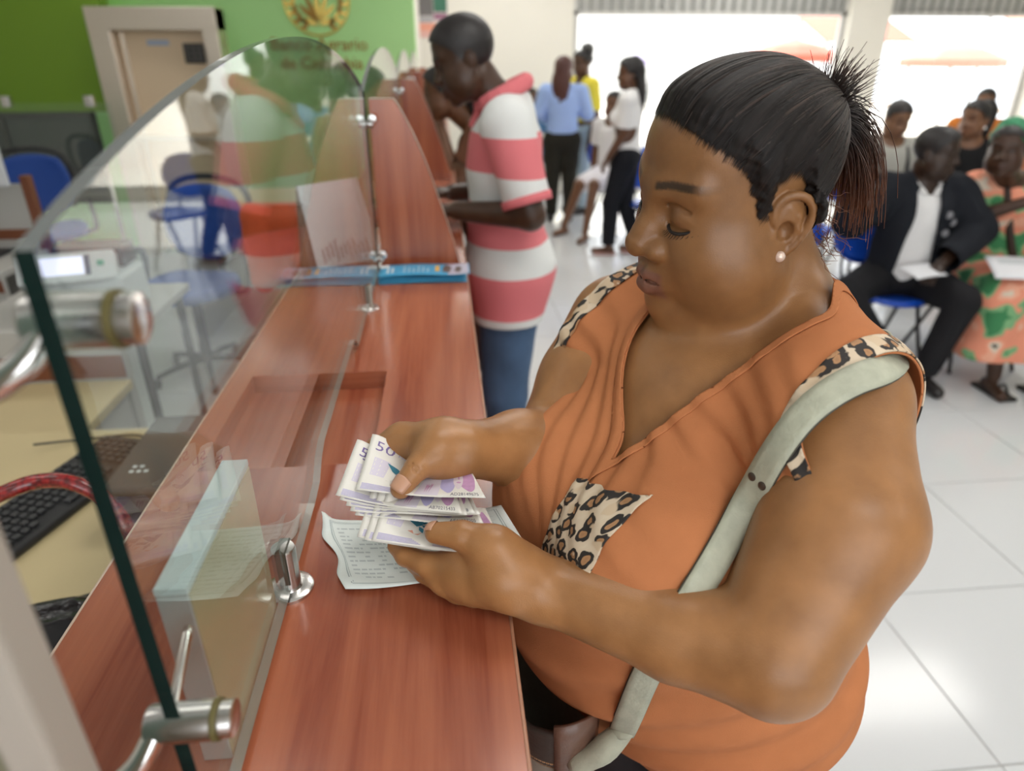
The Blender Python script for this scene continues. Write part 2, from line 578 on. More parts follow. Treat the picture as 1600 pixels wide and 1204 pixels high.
for n, (x0, x1) in enumerate(((WX0, 5.00), (5.50, XR)), 1):
    w = empty(f'window_{n}', (x0, YB + .07, .1)); w['kind'] = 'structure'
    bm = bmesh.new()
    for a, b in (((x0, .10), (x0 + .06, 2.62)), ((x1 - .06, .10), (x1, 2.62)), ((x0, .10), (x1, .16)), ((x0, 2.56), (x1, 2.62)), ((x0, 2.04), (x1, 2.09))):
        bx(bm, (a[0], YB + .03, a[1]), (b[0], YB + .10, b[1]), .004)
    bm_obj('window_frame', bm, WIN_FRAME, w)
    box('window_pane', (x0 + .05, YB + .062, .15), (x1 - .05, YB + .068, 2.05), WIN_GLASS, w, 0)
    box('transom_panel', (x0 + .05, YB + .085, 2.09), (x1 - .05, YB + .10, 2.56), mat('transom_white', (.62, .62, .60), .7), w, 0)
    gr = box('grille_rail', (x0 + .05, YB + .03, 2.30), (x1 - .05, YB + .045, 2.33), GRILLE, w, .002)
    k = int((x1 - x0) / .125)
    for i in range(k):
        xx = x0 + .07 + i * .125
        box('grille_bar', (xx, YB + .03, 2.08), (xx + .022, YB + .05, 2.58), GRILLE, w, 0)

# the street outside: pale paving and bright stalls with parasols
STREET = mat('street_paving', (.80, .76, .70), .9)
box('ground', (-6, YB + .15, -.25), (16, 40, -.12), STREET, bev=0, kind='structure')
box('backdrop_house', (-8, 38, -.1), (22, 39, 6), mat('pale_facade', (.86, .84, .80), .9), bev=0, kind='structure')
def parasol(x, y, h, r, col, label):
    e = empty('parasol', (x, y, -.12), label, 'parasol')
    m = mat('parasol_cloth', col, .8)
    n = 10
    bm = bmesh.new()
    top = bm.verts.new((x, y, h + r * .32))
    ring = [bm.verts.new((x + r * .62 * math.cos(t), y + r * .62 * math.sin(t), h + r * .17)) for t in [i * 2 * math.pi / n for i in range(n)]]
    rim = [bm.verts.new((x + r * math.cos(t), y + r * math.sin(t), h - .06 * r * (i % 1))) for i, t in enumerate([i * 2 * math.pi / n for i in range(n)])]
    low = [bm.verts.new((v.co.x, v.co.y, v.co.z - .12)) for v in rim]
    for i in range(n):
        j = (i + 1) % n
        bm.faces.new((top, ring[i], ring[j])); bm.faces.new((ring[i], rim[i], rim[j], ring[j])); bm.faces.new((rim[i], low[i], low[j], rim[j]))
    thicken(bm_obj('canopy', bm, m, e), .01, -1)
    tube('pole', [(x, y, -.12), (x, y, h + r * .3)], .025, GRILLE, e)
    lathe('base', (x, y, -.12), (0, 0, 1), [(.25, 0), (.25, .05), (.05, .08), (.03, .2)], GRILLE, e)
parasol(4.15, 14.5, 1.55, .50, (.45, .40, .62), 'lilac parasol out on the bright street behind the window')
parasol(6.3, 13.0, 1.62, .8, (.75, .10, .06), 'red parasol with a wide canopy out on the street')
parasol(8.6, 11.9, 1.55, .8, (.80, .22, .16), 'coral parasol on the street beyond the seated people')
for i, (x, y, h, c, lab) in enumerate(((8.9, 15.5, 1.85, (.70, .13, .08), 'red market stall awning on the street'), (11.6, 13.2, 1.9, (.75, .35, .25), 'orange market stall awning on the street'))):
    e = empty('market_stall', (x, y, -.12), lab, 'stall')
    bm = bmesh.new()
    v = [bm.verts.new(p) for p in ((x - 1, y - .6, h), (x + 1, y - .6, h), (x + 1, y + .8, h + .5), (x - 1, y + .8, h + .5))]
    bm.faces.new(v)
    thicken(bm_obj('awning', bm, mat('awning_cloth', c, .8), e), .02, 1)
    for sx in (-1, 1):
        tube('post', [(x + sx * .96, y - .55, -.12), (x + sx * .96, y - .55, h)], .025, GRILLE, e)
        tube('post', [(x + sx * .96, y + .75, -.12), (x + sx * .96, y + .75, h + .48)], .025, GRILLE, e)
    box('counter_board', (x - .95, y - .5, .6), (x + .95, y + .3, .66), mat('stall_board', (.5, .4, .3), .7), e, .005)

# green back wall of the tellers' area
YG = 7.1
def green_mat():
    return mat('green_paint', (.44, .78, .32), .55, noise=.03, nscale=2)
GREEN = green_mat()
box('wall_green', (-3.3, YG, 0), (-.215, YG + .22, CEIL), GREEN, bev=.003, kind='structure')
GREEN_SHADE = mat('olive_green_paint', (.20, .36, .025), .5, noise=.03, nscale=2)  # the same green with its shade mixed into the colour
box('wall_green', (XL, YG - .55, 1.18), (-2.72, YG - .35, CEIL), GREEN_SHADE, bev=.003, kind='structure')
box('wall_green', (XL, YG - .55, 0), (-2.72, YG - .35, .42), GREEN, bev=.003, kind='structure')
box('wall_green', (-2.95, YG - .55, .42), (-2.72, YG - .35, 1.18), GREEN, bev=.003, kind='structure')
w = empty('window_3', (-3.8, YG - .45, .42)); w['kind'] = 'structure'
bm = bmesh.new()
for a, b in (((XL, .42), (XL + .05, 1.18)), ((-3.00, .42), (-2.95, 1.18)), ((XL, .42), (-2.95, .46)), ((XL, 1.14), (-2.95, 1.18)), ((-3.75, .42), (-3.71, 1.18))):
    bx(bm, (a[0], YG - .56, a[1]), (b[0], YG - .50, b[1]), .003)
bm_obj('window_frame', bm, mat('dark_frame', (.06, .06, .06), .4), w)
box('window_pane', (XL, YG - .53, .44), (-2.96, YG - .52, 1.16), mat('smoked_glass', (.055, .065, .07), .06, spec=.9), w, 0)
box('wall_end', (-.60, YG + .22, 0), (-.215, YB, CEIL), WALL_W, bev=0, kind='structure')
# ------------------------------------------------------------------ counter with glass screens and wooden dividers
CT = 1.12           # counter top height
CX0, CX1 = -.38, .045
GX = -.178          # plane of the glass
PITCH = 1.40
GY0 = .30

def wood_mat(name, axis, light=(.48, .160, .078), dark=(.25, .058, .028), rough=.22, coat=.25, sc=1.0):
    m = bpy.data.materials.new(name)
    nt, N, L, B = nodes_of(m)
    tc = N.new('ShaderNodeTexCoord'); mp = N.new('ShaderNodeMapping')
    s = [16 * sc, 16 * sc, 16 * sc]; s[axis] = .85 * sc
    mp.inputs['Scale'].default_value = s
    L.new(tc.outputs['Object'], mp.inputs[0])
    n = N.new('ShaderNodeTexNoise'); n.inputs['Scale'].default_value = 1.0; n.inputs['Detail'].default_value = 6; n.inputs['Roughness'].default_value = .6; n.inputs['Distortion'].default_value = .5
    L.new(mp.outputs[0], n.inputs['Vector'])
    mp2 = N.new('ShaderNodeMapping'); s2 = [150, 150, 150]; s2[axis] = 3.5
    mp2.inputs['Scale'].default_value = s2
    L.new(tc.outputs['Object'], mp2.inputs[0])
    n2 = N.new('ShaderNodeTexNoise'); n2.inputs['Scale'].default_value = 1.0; n2.inputs['Detail'].default_value = 2
    L.new(mp2.outputs[0], n2.inputs['Vector'])
    ad = N.new('ShaderNodeMath'); ad.operation = 'MULTIPLY_ADD'; ad.inputs[1].default_value = .12
    L.new(n2.outputs[0], ad.inputs[0]); L.new(n.outputs[0], ad.inputs[2])
    r = ramp(N, [(.42, dark), (.58, tuple((a + b) / 2 for a, b in zip(light, dark))), (.78, light)])
    L.new(ad.outputs[0], r.inputs[0])
    L.new(r.outputs[0], B.inputs['Base Color'])
    B.inputs['Roughness'].default_value = rough
    B.inputs['Coat Weight'].default_value = coat
    B.inputs['Coat Roughness'].default_value = .15
    return m
WOOD_Y = wood_mat('cherry_laminate', 1)
WOOD_Z = wood_mat('cherry_laminate_upright', 2)
WOOD_X = wood_mat('cherry_laminate_cross', 0)
STEEL = mat('brushed_steel', (.62, .61, .59), .24, 1.0)
CHROME = mat('chrome', (.72, .72, .71), .12, 1.0)
RUBBER = mat('olive_gasket', (.12, .10, .03), .6)

def screen_glass():
    """toughened screen: clear, reflecting with the angle, green where one looks along it"""
    m = clear_glass('screen_glass', (.93, .965, .95), 1.0, 1.54)
    return m
GLASS = screen_glass()
GLASS_EDGE = mat('glass_edge', (.006, .020, .018), .12, spec=.3)
GLASS_RIM = mat('glass_polished_rim', (.30, .33, .33), .08, .6)

ctr = empty('counter', (-.15, 3, 0), 'long cherry wood bank counter with recessed pass trays, running to the green wall', 'counter')
CY0, CY1 = -.55, YG
# worktop in pieces around the pass trays
trays = [(GY0 + PITCH * i + .50, GY0 + PITCH * i + .80) for i in range(4)]
TRX0, TRX1 = -.345, -.115
def slab(nm, a, b, m=WOOD_Y): return box(nm, a, b, m, ctr, .0015)
y = CY0
T = .042
bm = bmesh.new()
cuts = []
for t0, t1 in trays:
    cuts += [((CX0, y), (CX1, t0)), ((CX0, t0), (TRX0, t1)), ((TRX1, t0), (CX1, t1))]
    y = t1
cuts.append(((CX0, y), (CX1, CY1)))
for a, b in cuts: bx(bm, (*a, CT - T), (*b, CT))
bmesh.ops.remove_doubles(bm, verts=bm.verts, dist=1e-4)
bm_obj('worktop', bm, WOOD_Y, ctr)
for t0, t1 in trays:
    tr = box('tray_floor', (TRX0, t0, CT - .048), (TRX1, t1, CT - .043 + .012), WOOD_Y, ctr, 0)
    box('tray_end', (TRX0, t1 - .001, CT - .045), (TRX1, t1 + .0, CT - .0005), WOOD_X, ctr, 0)
EDGE = mat('edge_band', (.42, .20, .12), .3, noise=.2, nscale=40)
EDGE_L = mat('edge_band_pale', (.66, .50, .40), .35)
box('edge_band', (CX1, CY0, CT - T), (CX1 + .0035, CY1, CT + .0003), EDGE, ctr, .001)
box('edge_band', (CX0 - .003, CY0, CT - T), (CX0, CY1, CT + .0003), EDGE_L, ctr, .001)
box('front_panel', (CX1 - .055, CY0, .0), (CX1 - .03, CY1, CT - T), WOOD_Z, ctr, .002)
GREY_P = mat('grey_laminate', (.52, .51, .49), .5)
box('back_panel', (CX0 + .03, CY0, .0), (CX0 + .05, CY1, CT - T), GREY_P, ctr, .002)

def arch(y):
    """height of the arched top of a screen at distance t along it"""
    L = PITCH
    t = (y - GY0) / L
    return 1.536 + .104 * max(0, math.sin(math.pi * min(1, max(0, t * .97 + .015)))) ** .78

def make_screen(i):
    y0 = GY0 + PITCH * i + .0
    y1 = y0 + PITCH - .035
    e = empty('glass_screen', (GX, y0, CT), ['clear arched glass screen nearest the woman, on two steel feet', 'arched glass screen in front of the man in the striped shirt', 'arched glass screen at the third counter place', 'arched glass screen beside the green wall'][i], 'glass screen', 'arched counter screens')
    th = .0045
    pts = []
    n = 48
    for k in range(n + 1):
        y = y0 + (y1 - y0) * k / n
        pts.append((y, arch(y - PITCH * i)))
    zb = CT + .009
    slot = [(y0 + .40, zb), (y0 + .44, zb + .004), (y0 + .47, zb + .022), (y0 + .50, zb + .030), (y0 + .83, zb + .030), (y0 + .865, zb + .026), (y0 + .885, zb + .012), (y0 + .90, zb)]
    if i > 0: slot = [(y0 + .5, zb), (y0 + .8, zb)]
    outline = [(y1, zb)] + slot[::-1] + [(y0, zb)] + pts
    # pane: two faces; a dark green near edge and a bright polished rim on top
    bm = bmesh.new()
    A = [bm.verts.new((GX - th, y, z)) for y, z in outline]
    Bv = [bm.verts.new((GX + th, y, z)) for y, z in outline]
    f = bm.faces.new(A); f2 = bm.faces.new(Bv)
    m = len(outline)
    ns = len(slot)
    for k in range(m):
        j = (k + 1) % m
        q = bm.faces.new((A[k], A[j], Bv[j], Bv[k]))
        if k == ns + 1: q.material_index = 1
        elif k >= ns + 2 and k < m - 1: q.material_index = 2
        else: q.material_index = 3
    o = bm_obj('pane', bm, [GLASS, GLASS_EDGE, GLASS_RIM, mat('glass_low_edge', (.35, .36, .33), .1, .5)], e)
    # steel feet
    for fy in (y0 + .262, y0 + 1.13):
        fo = lathe('foot', (GX, fy, CT), (0, 0, 1), [(.0245, 0), (.0245, .0035), (.0225, .005), (.0135, .0055), (.0125, .008), (.0125, .052), (.0115, .0545), (.004, .055)], STEEL, e, 28)
        box('foot_slit', (GX - .0052, fy - .0131, CT + .016), (GX + .0052, fy + .0131, CT + .0556), mat('slit_dark', (.05, .045, .03), .4), fo, 0)
    return e
for i in range(4): make_screen(i)

# clamps through the near screen and the bent rods to the post on the photographer's side
def clamp(z, yy, part_of, ln0, ln1, r=.0155):
    c = V3(GX, yy, z)
    k = lathe('clamp', c, (1, 0, 0), [(.002, -ln0), (r * .93, -ln0), (r, -ln0 + .002), (r, .0), (r, ln1 - .013), (r * .86, ln1 - .012), (r * .86, ln1 - .0085), (r * .92, ln1 - .008), (r * .92, ln1 - .001), (r * .8, ln1), (.002, ln1)], STEEL, part_of, 30)
    lathe('gasket', c + V3(ln1 - .0125, 0, 0), (1, 0, 0), [(r * .9, 0), (r * 1.03, 0), (r * 1.03, .0035), (r * .9, .0035)], RUBBER, k, 30)
    return k
br = empty('screen_bracket', (GX, GY0 + .02, CT), 'polished steel clamps and bent rods holding the near glass edge', 'bracket')
CLAMPS = [(1.504, GY0 + .029, .024, .028, .0142), (1.247, GY0 + .006, .018, .034, .0124)]
for z, yy, a, b, r_ in CLAMPS:
    clamp(z, yy, br, a, b, r_)
ROD = mat('bent_rod', (.75, .74, .72), .1, 1.0)
for z, yy, a, b, r_ in CLAMPS:
    c = V3(GX - .012, yy, z)
    tube('rod', spline([c + V3(-.0, -.005, .0), c + V3(-.012, -.018, -.016), c + V3(-.040, -.030, -.030), c + V3(-.085, -.040, -.036), c + V3(-.14, -.055, -.036)], 26), .0072, ROD, br, 12)
tube('rod', spline([V3(GX - .004, GY0 + .006, 1.252), V3(GX - .006, GY0 + .035, 1.262), V3(GX - .008, GY0 + .062, 1.270)], 10), .0035, ROD, br, 10)

# post at the photographer's elbow: pale aluminium channel holding a greenish pane
post = empty('screen_post', (-.26, .10, 0), 'out of focus pale aluminium post standing close at the lower left', 'post')
PALE = mat('pale_aluminium', (.38, .345, .295), .55)
px, py = -.1785, .222
box('channel', (px - .021, py - .012, CT + .002), (px, py + .012, 1.70), PALE, post, .003)
box('infill', (px - .033, py - .008, CT + .002), (px - .021, py + .006, 1.70), mat('green_gasket', (.17, .17, .11), .5), post, .001)
box('channel_lip', (px - .046, py - .012, CT + .002), (px - .033, py + .008, 1.70), PALE, post, .002)
box('side_glass', (px - .22, py - .006, CT + .004), (px - .046, py + .002, 1.70), mat('frosted_green', (.20, .30, .27), .35), post, .001)

# wooden dividers between the places
def divider(i):
    y = GY0 + PITCH * (i + 1) + .025
    lab = ['cherry wood divider nearest, behind the blue leaflets', 'second cherry wood divider, just past the striped shirt', 'third cherry wood divider along the counter', 'last cherry wood divider against the green wall'][i]
    e = empty('divider', (-.05, y, CT), lab, 'divider', 'curved counter dividers')
    curve = [(-.112, 1.527), (-.098, 1.505), (-.073, 1.455), (-.045, 1.385), (-.018, 1.300), (.008, 1.215), (.032, 1.120), (.050, 1.02), (.066, .92), (.078, .80), (.084, .66), (.084, .50)]
    xs = spline([(a, b, 0) for a, b in curve], 34)[:, :2]
    rows = [(p[1], -.168, p[0]) for p in xs if p[1] > CT + .001]
    rows += [(CT + .001, -.168, float(np.interp(-(CT + .001), -xs[:, 1], xs[:, 0]))), (CT + .001, CX1 + .0045, float(np.interp(-(CT + .001), -xs[:, 1], xs[:, 0])) + 1e-5)]
    rows += [(p[1], CX1 + .0045, max(p[0], CX1 + .0065)) for p in xs if p[1] < CT]
    k = len(rows)
    V = np.array([(xx, yy, z) for z, xl, xr in rows for xx, yy in ((xl, y), (xr, y), (xr, y + .026), (xl, y + .026))])
    Q = [[r * 4 + c, r * 4 + (c + 1) % 4, (r + 1) * 4 + (c + 1) % 4, (r + 1) * 4 + c] for r in range(k - 1) for c in range(4)] + [[3, 2, 1, 0], [k * 4 - 4, k * 4 - 3, k * 4 - 2, k * 4 - 1]]
    mesh_np('panel', V, np.array(Q), WOOD_Z, e, smooth=False)
    # pale edge strip along the curve
    bm = bmesh.new()
    pr = None
    for k, (a, b) in enumerate([(-.168, 1.528)] + [tuple(p) for p in xs]):
        cur = (bm.verts.new((a + .0012, y - .0006, b + .0008)), bm.verts.new((a + .0012, y + .0266, b + .0008)))
        if pr: bm.faces.new((pr[0], pr[1], cur[1], cur[0]))
        pr = cur
    bm_obj('edge_strip', bm, EDGE_L, e)
    for z in (1.487, 1.17):
        lathe('clamp', (GX + .018, y - .018, z), (0, 1, 0), [(.004, -.022), (.0095, -.021), (.0095, -.004), (.006, -.003), (.006, .018)], STEEL, e, 18)
        lathe('clamp', (GX + .002, y - .022, z - .012), (1, 0, 0), [(.004, -.018), (.0095, -.017), (.0095, .016), (.004, .017)], STEEL, e, 18)
for i in range(4): divider(i)
# ------------------------------------------------------------------ things on and behind the counter
def text_arrays(txt, size=1.0, extrude=0.0):
    """letters as flat geometry: unit height, origin at the lower left"""
    cu = bpy.data.curves.new('t', 'FONT'); cu.body = txt; cu.size = size; cu.extrude = extrude; cu.resolution_u = 2
    o = bpy.data.objects.new('t', cu); COL.objects.link(o)
    me = o.to_mesh()
    V = np.zeros(len(me.vertices) * 3); me.vertices.foreach_get('co', V); V = V.reshape(-1, 3)
    me.calc_loop_triangles()
    T = np.zeros(len(me.loop_triangles) * 3, int); me.loop_triangles.foreach_get('vertices', T); T = T.reshape(-1, 3)
    o.to_mesh_clear()
    bpy.data.objects.remove(o); bpy.data.curves.remove(cu)
    return V, T

def text_obj(name, txt, size, org, ex, ey, m, parent, off=.0008, depth=0.0):
    V, T = text_arrays(txt, size, depth)
    ex, ey = np.asarray(ex, float), np.asarray(ey, float)
    n = np.cross(ex, ey)
    W_ = np.asarray(org, float) + V[:, :1] * ex + V[:, 1:2] * ey + (V[:, 2:3] + off) * n
    return mesh_np(name, W_, T, m, parent, smooth=False)

class Sheet:
    """a bent paper: fn(u, v) -> world point, u along the long edge, v up the short edge (arrays)"""
    def __init__(self, fn): self.fn = fn
    def normal(self, u, v):
        e = 1e-3
        a = self.fn(u + e, v) - self.fn(u - e, v); b = self.fn(u, v + e) - self.fn(u, v - e)
        n = np.cross(a, b); return n / (np.linalg.norm(n, axis=-1)[..., None] + 1e-12)
    def at(self, u, v, off=0.0): return self.fn(u, v) + self.normal(u, v) * off
    def mesh(self, name, m, parent, nu=28, nv=12, t=.00012):
        u, v = np.meshgrid(np.linspace(0, 1, nu), np.linspace(0, 1, nv), indexing='ij')
        V = self.fn(u.ravel(), v.ravel())
        i, j = np.meshgrid(np.arange(nu - 1), np.arange(nv - 1), indexing='ij')
        b = (i * nv + j).ravel()
        o = mesh_np(name, V, np.stack([b, b + nv, b + nv + 1, b + 1], 1), m, parent)
        thicken(o, t, 0)
        return o
    def quads(self, rects, off=.00022):
        parts = []
        for u0, v0, u1, v1 in rects:
            nu = max(2, int(abs(u1 - u0) * 26) + 2); nv = max(2, int(abs(v1 - v0) * 10) + 2)
            u, v = np.meshgrid(np.linspace(u0, u1, nu), np.linspace(v0, v1, nv), indexing='ij')
            V = self.at(u.ravel(), v.ravel(), off)
            i, j = np.meshgrid(np.arange(nu - 1), np.arange(nv - 1), indexing='ij')
            b = (i * nv + j).ravel()
            parts.append((V, np.stack([b, b + nv, b + nv + 1, b + 1], 1)))
        return parts
    def blob(self, poly, off=.00022):
        poly = np.asarray(poly, float); c = poly.mean(0)
        rings = [c[None] + (poly - c) * k for k in (.33, .66, 1.0)]
        pts = np.concatenate([c[None]] + rings); n = len(poly)
        F3 = np.array([[0, 1 + i, 1 + (i + 1) % n] for i in range(n)])
        F4 = np.array([[1 + r * n + i, 1 + (r + 1) * n + i, 1 + (r + 1) * n + (i + 1) % n, 1 + r * n + (i + 1) % n] for r in (0, 1) for i in range(n)])
        return self.at(pts[:, 0], pts[:, 1], off), [F3, F4]
    def text(self, txt, u, v, h, asp, off=.00024, rot=0.0):
        """h = letter height as a share of v; asp = long edge / short edge"""
        V, T = text_arrays(txt, 1.0)
        V = V / .72
        x, y = V[:, 0] * h / asp, V[:, 1] * h
        if rot:
            c, s = math.cos(rot), math.sin(rot)
            x, y = (x * asp * c - y * s) / asp, x * asp * s + y * c
        return self.at(u + x, v + y, off), T

NOTE_P = mat('banknote_paper', (.78, .75, .69), .75, noise=.05, nscale=60)
INK_V = mat('ink_violet', (.20, .15, .33), .8)
INK_L = mat('ink_lilac', (.44, .40, .64), .8, noise=.2, nscale=120)
INK_M = mat('ink_mauve', (.54, .30, .50), .8, noise=.2, nscale=160)
INK_F = mat('ink_face', (.70, .62, .67), .8)
INK_T = mat('ink_teal', (.035, .19, .27), .7)
INK_D = mat('ink_dark', (.075, .07, .12), .8)
INK_O = mat('ink_coral', (.72, .34, .24), .8)
INK_P = mat('ink_pale_lilac', (.66, .61, .70), .8)

_bl, _tl, _br = P(558, 768, .706), P(563, 690, .742), P(752, 780, .668)
NA = (_br - _bl) / np.linalg.norm(_br - _bl)
NN = np.cross(NA, _tl - _bl); NN /= np.linalg.norm(NN)
NB = np.cross(NN, NA)
if NN[2] < 0: NN = -NN
def on_note_plane(u, v, off):
    o = V3(0, 0, CAM_H); r = P(u, v, 1) - o
    return o + r * (((_bl + NN * off - o) @ NN) / (r @ NN))
def banknote(k, bl, br, off, label, curl=.010, cr=.012, full=True):
    b0, b1 = on_note_plane(*bl, off), on_note_plane(*br, off)
    a = (b1 - b0) / np.linalg.norm(b1 - b0); bdir = np.cross(NN, a)
    if bdir @ NB < 0: bdir = -bdir
    L, Hn = .148, .066
    def fn(u, v):
        u = np.asarray(u, float); v = np.asarray(v, float)
        tt = np.clip((u - .02) / .26, 0, 1); tw = (.046 * tt * tt * (3 - 2 * tt) + .012 * np.maximum(u - .5, 0)) * v
        h = -tw + curl * np.maximum(.30 - u, 0) ** 2 * 5 + cr * np.maximum(u - .55, 0) ** 2 * 4.5 + .0012 * np.sin(u * 9 + k) - .0010 * np.sin(v * 4 + k)
        s = u * L - .050 * np.clip((u - .40) / .6, 0, 1) * v - .25 * np.maximum(u - .6, 0) ** 2 * L
        return b0 + s[..., None] * a + (v * Hn)[..., None] * bdir + h[..., None] * NN
    sh = Sheet(fn)
    o = sh.mesh('banknote', NOTE_P, None, 30, 12)
    tag(o, label, 'banknote', 'banknotes in her hands')
    asp = L / Hn
    def pr(nm, parts, m): 
        V, F = join_arrays(parts); 
        Q = [f for f in F]
        mesh_np(nm, V, Q, m, o, smooth=True)
    pr('value_print', [sh.text('50', .045, .74, .17, asp)], INK_V)
    rr = np.random.default_rng(40 + k)
    num = ('AD28149675', 'AB70215433', 'AC90285870', 'AD35102218', 'AB20526608', 'AE41337205', 'AD60814452', 'AC28816390', 'AB55210947')[k % 9]
    if full:
        pr('serial_print', [sh.text(num, .205, .70, .085, asp), sh.text(num, .70, .045, .075, asp)], INK_D)
        pr('small_print', [sh.text('MIL', .165, .86, .05, asp), sh.text('PESOS', .165, .79, .05, asp)], INK_L)
    else:
        pr('serial_print', [sh.text(num, .70, .045, .075, asp)], INK_D)
    pr('guilloche_print', sh.quads([(.03, .035 + .022 * i, .34 - .02 * i, .047 + .022 * i) for i in range(5)]), INK_L)
    pr('wash_print', sh.quads([(.42, .04, .60, .96), (.06, .30, .15, .62)], .00016), INK_P)
    # bird: body, two wings, tail, and a coral flower below
    def P2(c, pts): return [(c[0] + x / asp, c[1] + y) for x, y in pts]
    c = (.222, .44)
    pr('bird_print', [sh.blob(P2(c, [(-.20, .16), (-.10, .03), (.02, -.04), (.10, .02), (.02, .06), (-.06, .12)])), sh.blob(P2(c, [(.00, .05), (.10, .03), (.18, .15), (.12, .16)])), sh.blob(P2(c, [(.08, .0), (.22, .05), (.27, .01), (.14, -.05)])), sh.blob(P2(c, [(.05, -.03), (.15, -.07), (.17, -.16), (.08, -.10)]))], INK_T)
    pr('flower_print', [sh.blob(P2(c, [(-.06, -.16), (.0, -.13), (.05, -.20), (.0, -.18)])), sh.blob(P2(c, [(.05, -.20), (.12, -.21), (.16, -.15), (.11, -.18)]))], INK_O)
    # right half: a violet wash with a generic face
    th = np.linspace(0, 2 * np.pi, 26, endpoint=False)
    def oval(cx, cy, rx, ry, wob=0, s=0): return [(cx + rx * math.cos(t) * (1 + wob * math.sin(5 * t + s)), cy + ry * math.sin(t) * (1 + wob * math.sin(4 * t + s))) for t in th]
    pr('violet_print', [sh.blob(oval(.665, .52, .085, .40, .07, k), .00020)], INK_L)
    pr('mauve_print', [sh.blob(oval(.875, .52, .10, .36, .06, 1 + k), .00020)], INK_M)
    pr('face_print', [sh.blob(oval(.77, .52, .058, .30, .05, 2), .00026)], INK_F)
    pr('face_lines', [sh.blob(oval(.750, .62, .018, .022, .2), .00030), sh.blob(oval(.800, .61, .018, .022, .2), .00030), sh.blob(oval(.778, .50, .010, .05, .1), .00030), sh.blob(oval(.775, .385, .026, .022, .1), .00030), sh.blob(oval(.775, .80, .055, .06, .1), .00030)], INK_M)
    pr('tulip_print', [sh.blob([(.485, .34), (.50, .10), (.512, .34), (.505, .24)]), sh.blob([(.512, .36), (.518, .08), (.532, .34), (.52, .3)]), sh.blob([(.47, .32), (.485, .09), (.492, .30), (.482, .28)])], INK_M)
    return o
NOTES = [((558, 768), (752, 780), 0, 'topmost banknote, flat under her right thumb, portrait side showing', .012, .004),
         ((529, 778), (724, 806), -.0016, 'second banknote, its upright 50 showing beside the topmost one', .016, .010),
         ((534, 784), (736, 808), -.0034, 'third banknote from the top, only its edges showing', .012, .008),
         ((543, 792), (741, 806), -.0052, 'fourth banknote, just its mauve end and lower edge showing', .009, .009),
         ((549, 800), (746, 808), -.0068, 'fifth banknote in the fanned middle of the bundle', .008, .008),
         ((556, 806), (757, 824), -.0086, 'sixth banknote, its violet band above her left thumb', .006, .008),
         ((583, 846), (764, 866), -.0106, 'blue bird banknote gripped under her left thumb', .010, .006),
         ((572, 846), (752, 866), -.0122, 'banknote directly beneath the blue bird one, lower edge showing', .012, .006),
         ((562, 842), (742, 864), -.0138, 'lowest banknote of the bundle, corner sticking out to the glass', .014, .006)]
for k, (bl, br_, off, lab, c1, c2) in enumerate(NOTES): banknote(k, bl, br_, off, lab, c1, c2)

# the crumpled receipt under the notes
RECEIPT = mat('receipt_paper', (.74, .79, .765), .8, noise=.03, nscale=30)
INK_G = mat('receipt_ink', (.36, .42, .42), .8)
_rl0, _rl1 = onz(541, 921, CT), onz(499, 812, CT)
_rr0, _rr1 = P(839, 880, .682), P(783, 790, .775)
def rec_fn(u, v):
    u = np.asarray(u, float); v = np.asarray(v, float)
    U, Vv = u[..., None], v[..., None]
    p = (1 - U) * ((1 - Vv) * _rl0 + Vv * _rl1) + U * ((1 - Vv) * _rr0 + Vv * _rr1)
    zr = (1 - v) * _rr0[2] + v * _rr1[2]
    z = CT + .0012 + (zr - CT) * np.clip(u, 0, 1) ** 1.9
    z = z + .0022 * (1 + np.sin(9 * u + 3 * v)) * np.exp(-((v - .04) / .10) ** 2) * np.exp(-(u / .35) ** 2) + .0010 * (1 + np.sin(13 * v + 5 * u)) * np.exp(-(u / .10) ** 2)
    z = z + .010 * np.exp(-((u - .0) / .05) ** 2) * np.exp(-((v - 1) / .10) ** 2)
    q = p.copy(); q[..., 2] = z
    q = q + (V3(.0, -.004, 0) * (np.sin(8 * u + 1) * np.exp(-((v) / .06) ** 2))[..., None]) + V3(-.004, 0, 0) * (np.sin(11 * v) * np.exp(-((u) / .05) ** 2))[..., None]
    return q
rs = Sheet(rec_fn)
rc_ = rs.mesh('receipt', RECEIPT, None, 44, 22)
tag(rc_, 'pale green printed receipt with a curled corner, lying beneath the banknotes', 'receipt')
lines = [(.045, .05, .05, .95), (.055, .06, .058, .94), (.95, .05, .955, .95), (.962, .05, .966, .95), (.045, .945, .955, .95), (.055, .93, .945, .934), (.05, .045, .955, .05), (.40, .06, .403, .93), (.41, .06, .412, .93)]
for i in range(12): lines.append((.42, .12 + i * .065, .93, .1225 + i * .065))
V, F = join_arrays(rs.quads(lines)); mesh_np('ruling', V, F, INK_G, rc_)
R3 = np.random.default_rng(5)
words = []
for i in range(13):
    u = .08
    while u < .34:
        w = .012 + .035 * R3.random()
        if R3.random() < .72: words.append((u, .12 + i * .06, u + w, .142 + i * .06))
        u += w + .008
for i in range(11):
    u = .43 + .02 * R3.random()
    while u < .90:
        w = .012 + .04 * R3.random()
        if R3.random() < .6: words.append((u, .14 + i * .065, u + w, .156 + i * .065))
        u += w + .008
V, F = join_arrays(rs.quads(words)); tag(mesh_np('printed_lines', V, F, mat('receipt_type', (.52, .57, .57), .8), rc_), kind='stuff')
V, F = join_arrays([rs.text('@', .915, .07, .055, 1.6)]); mesh_np('mark', V, F, INK_D, rc_)

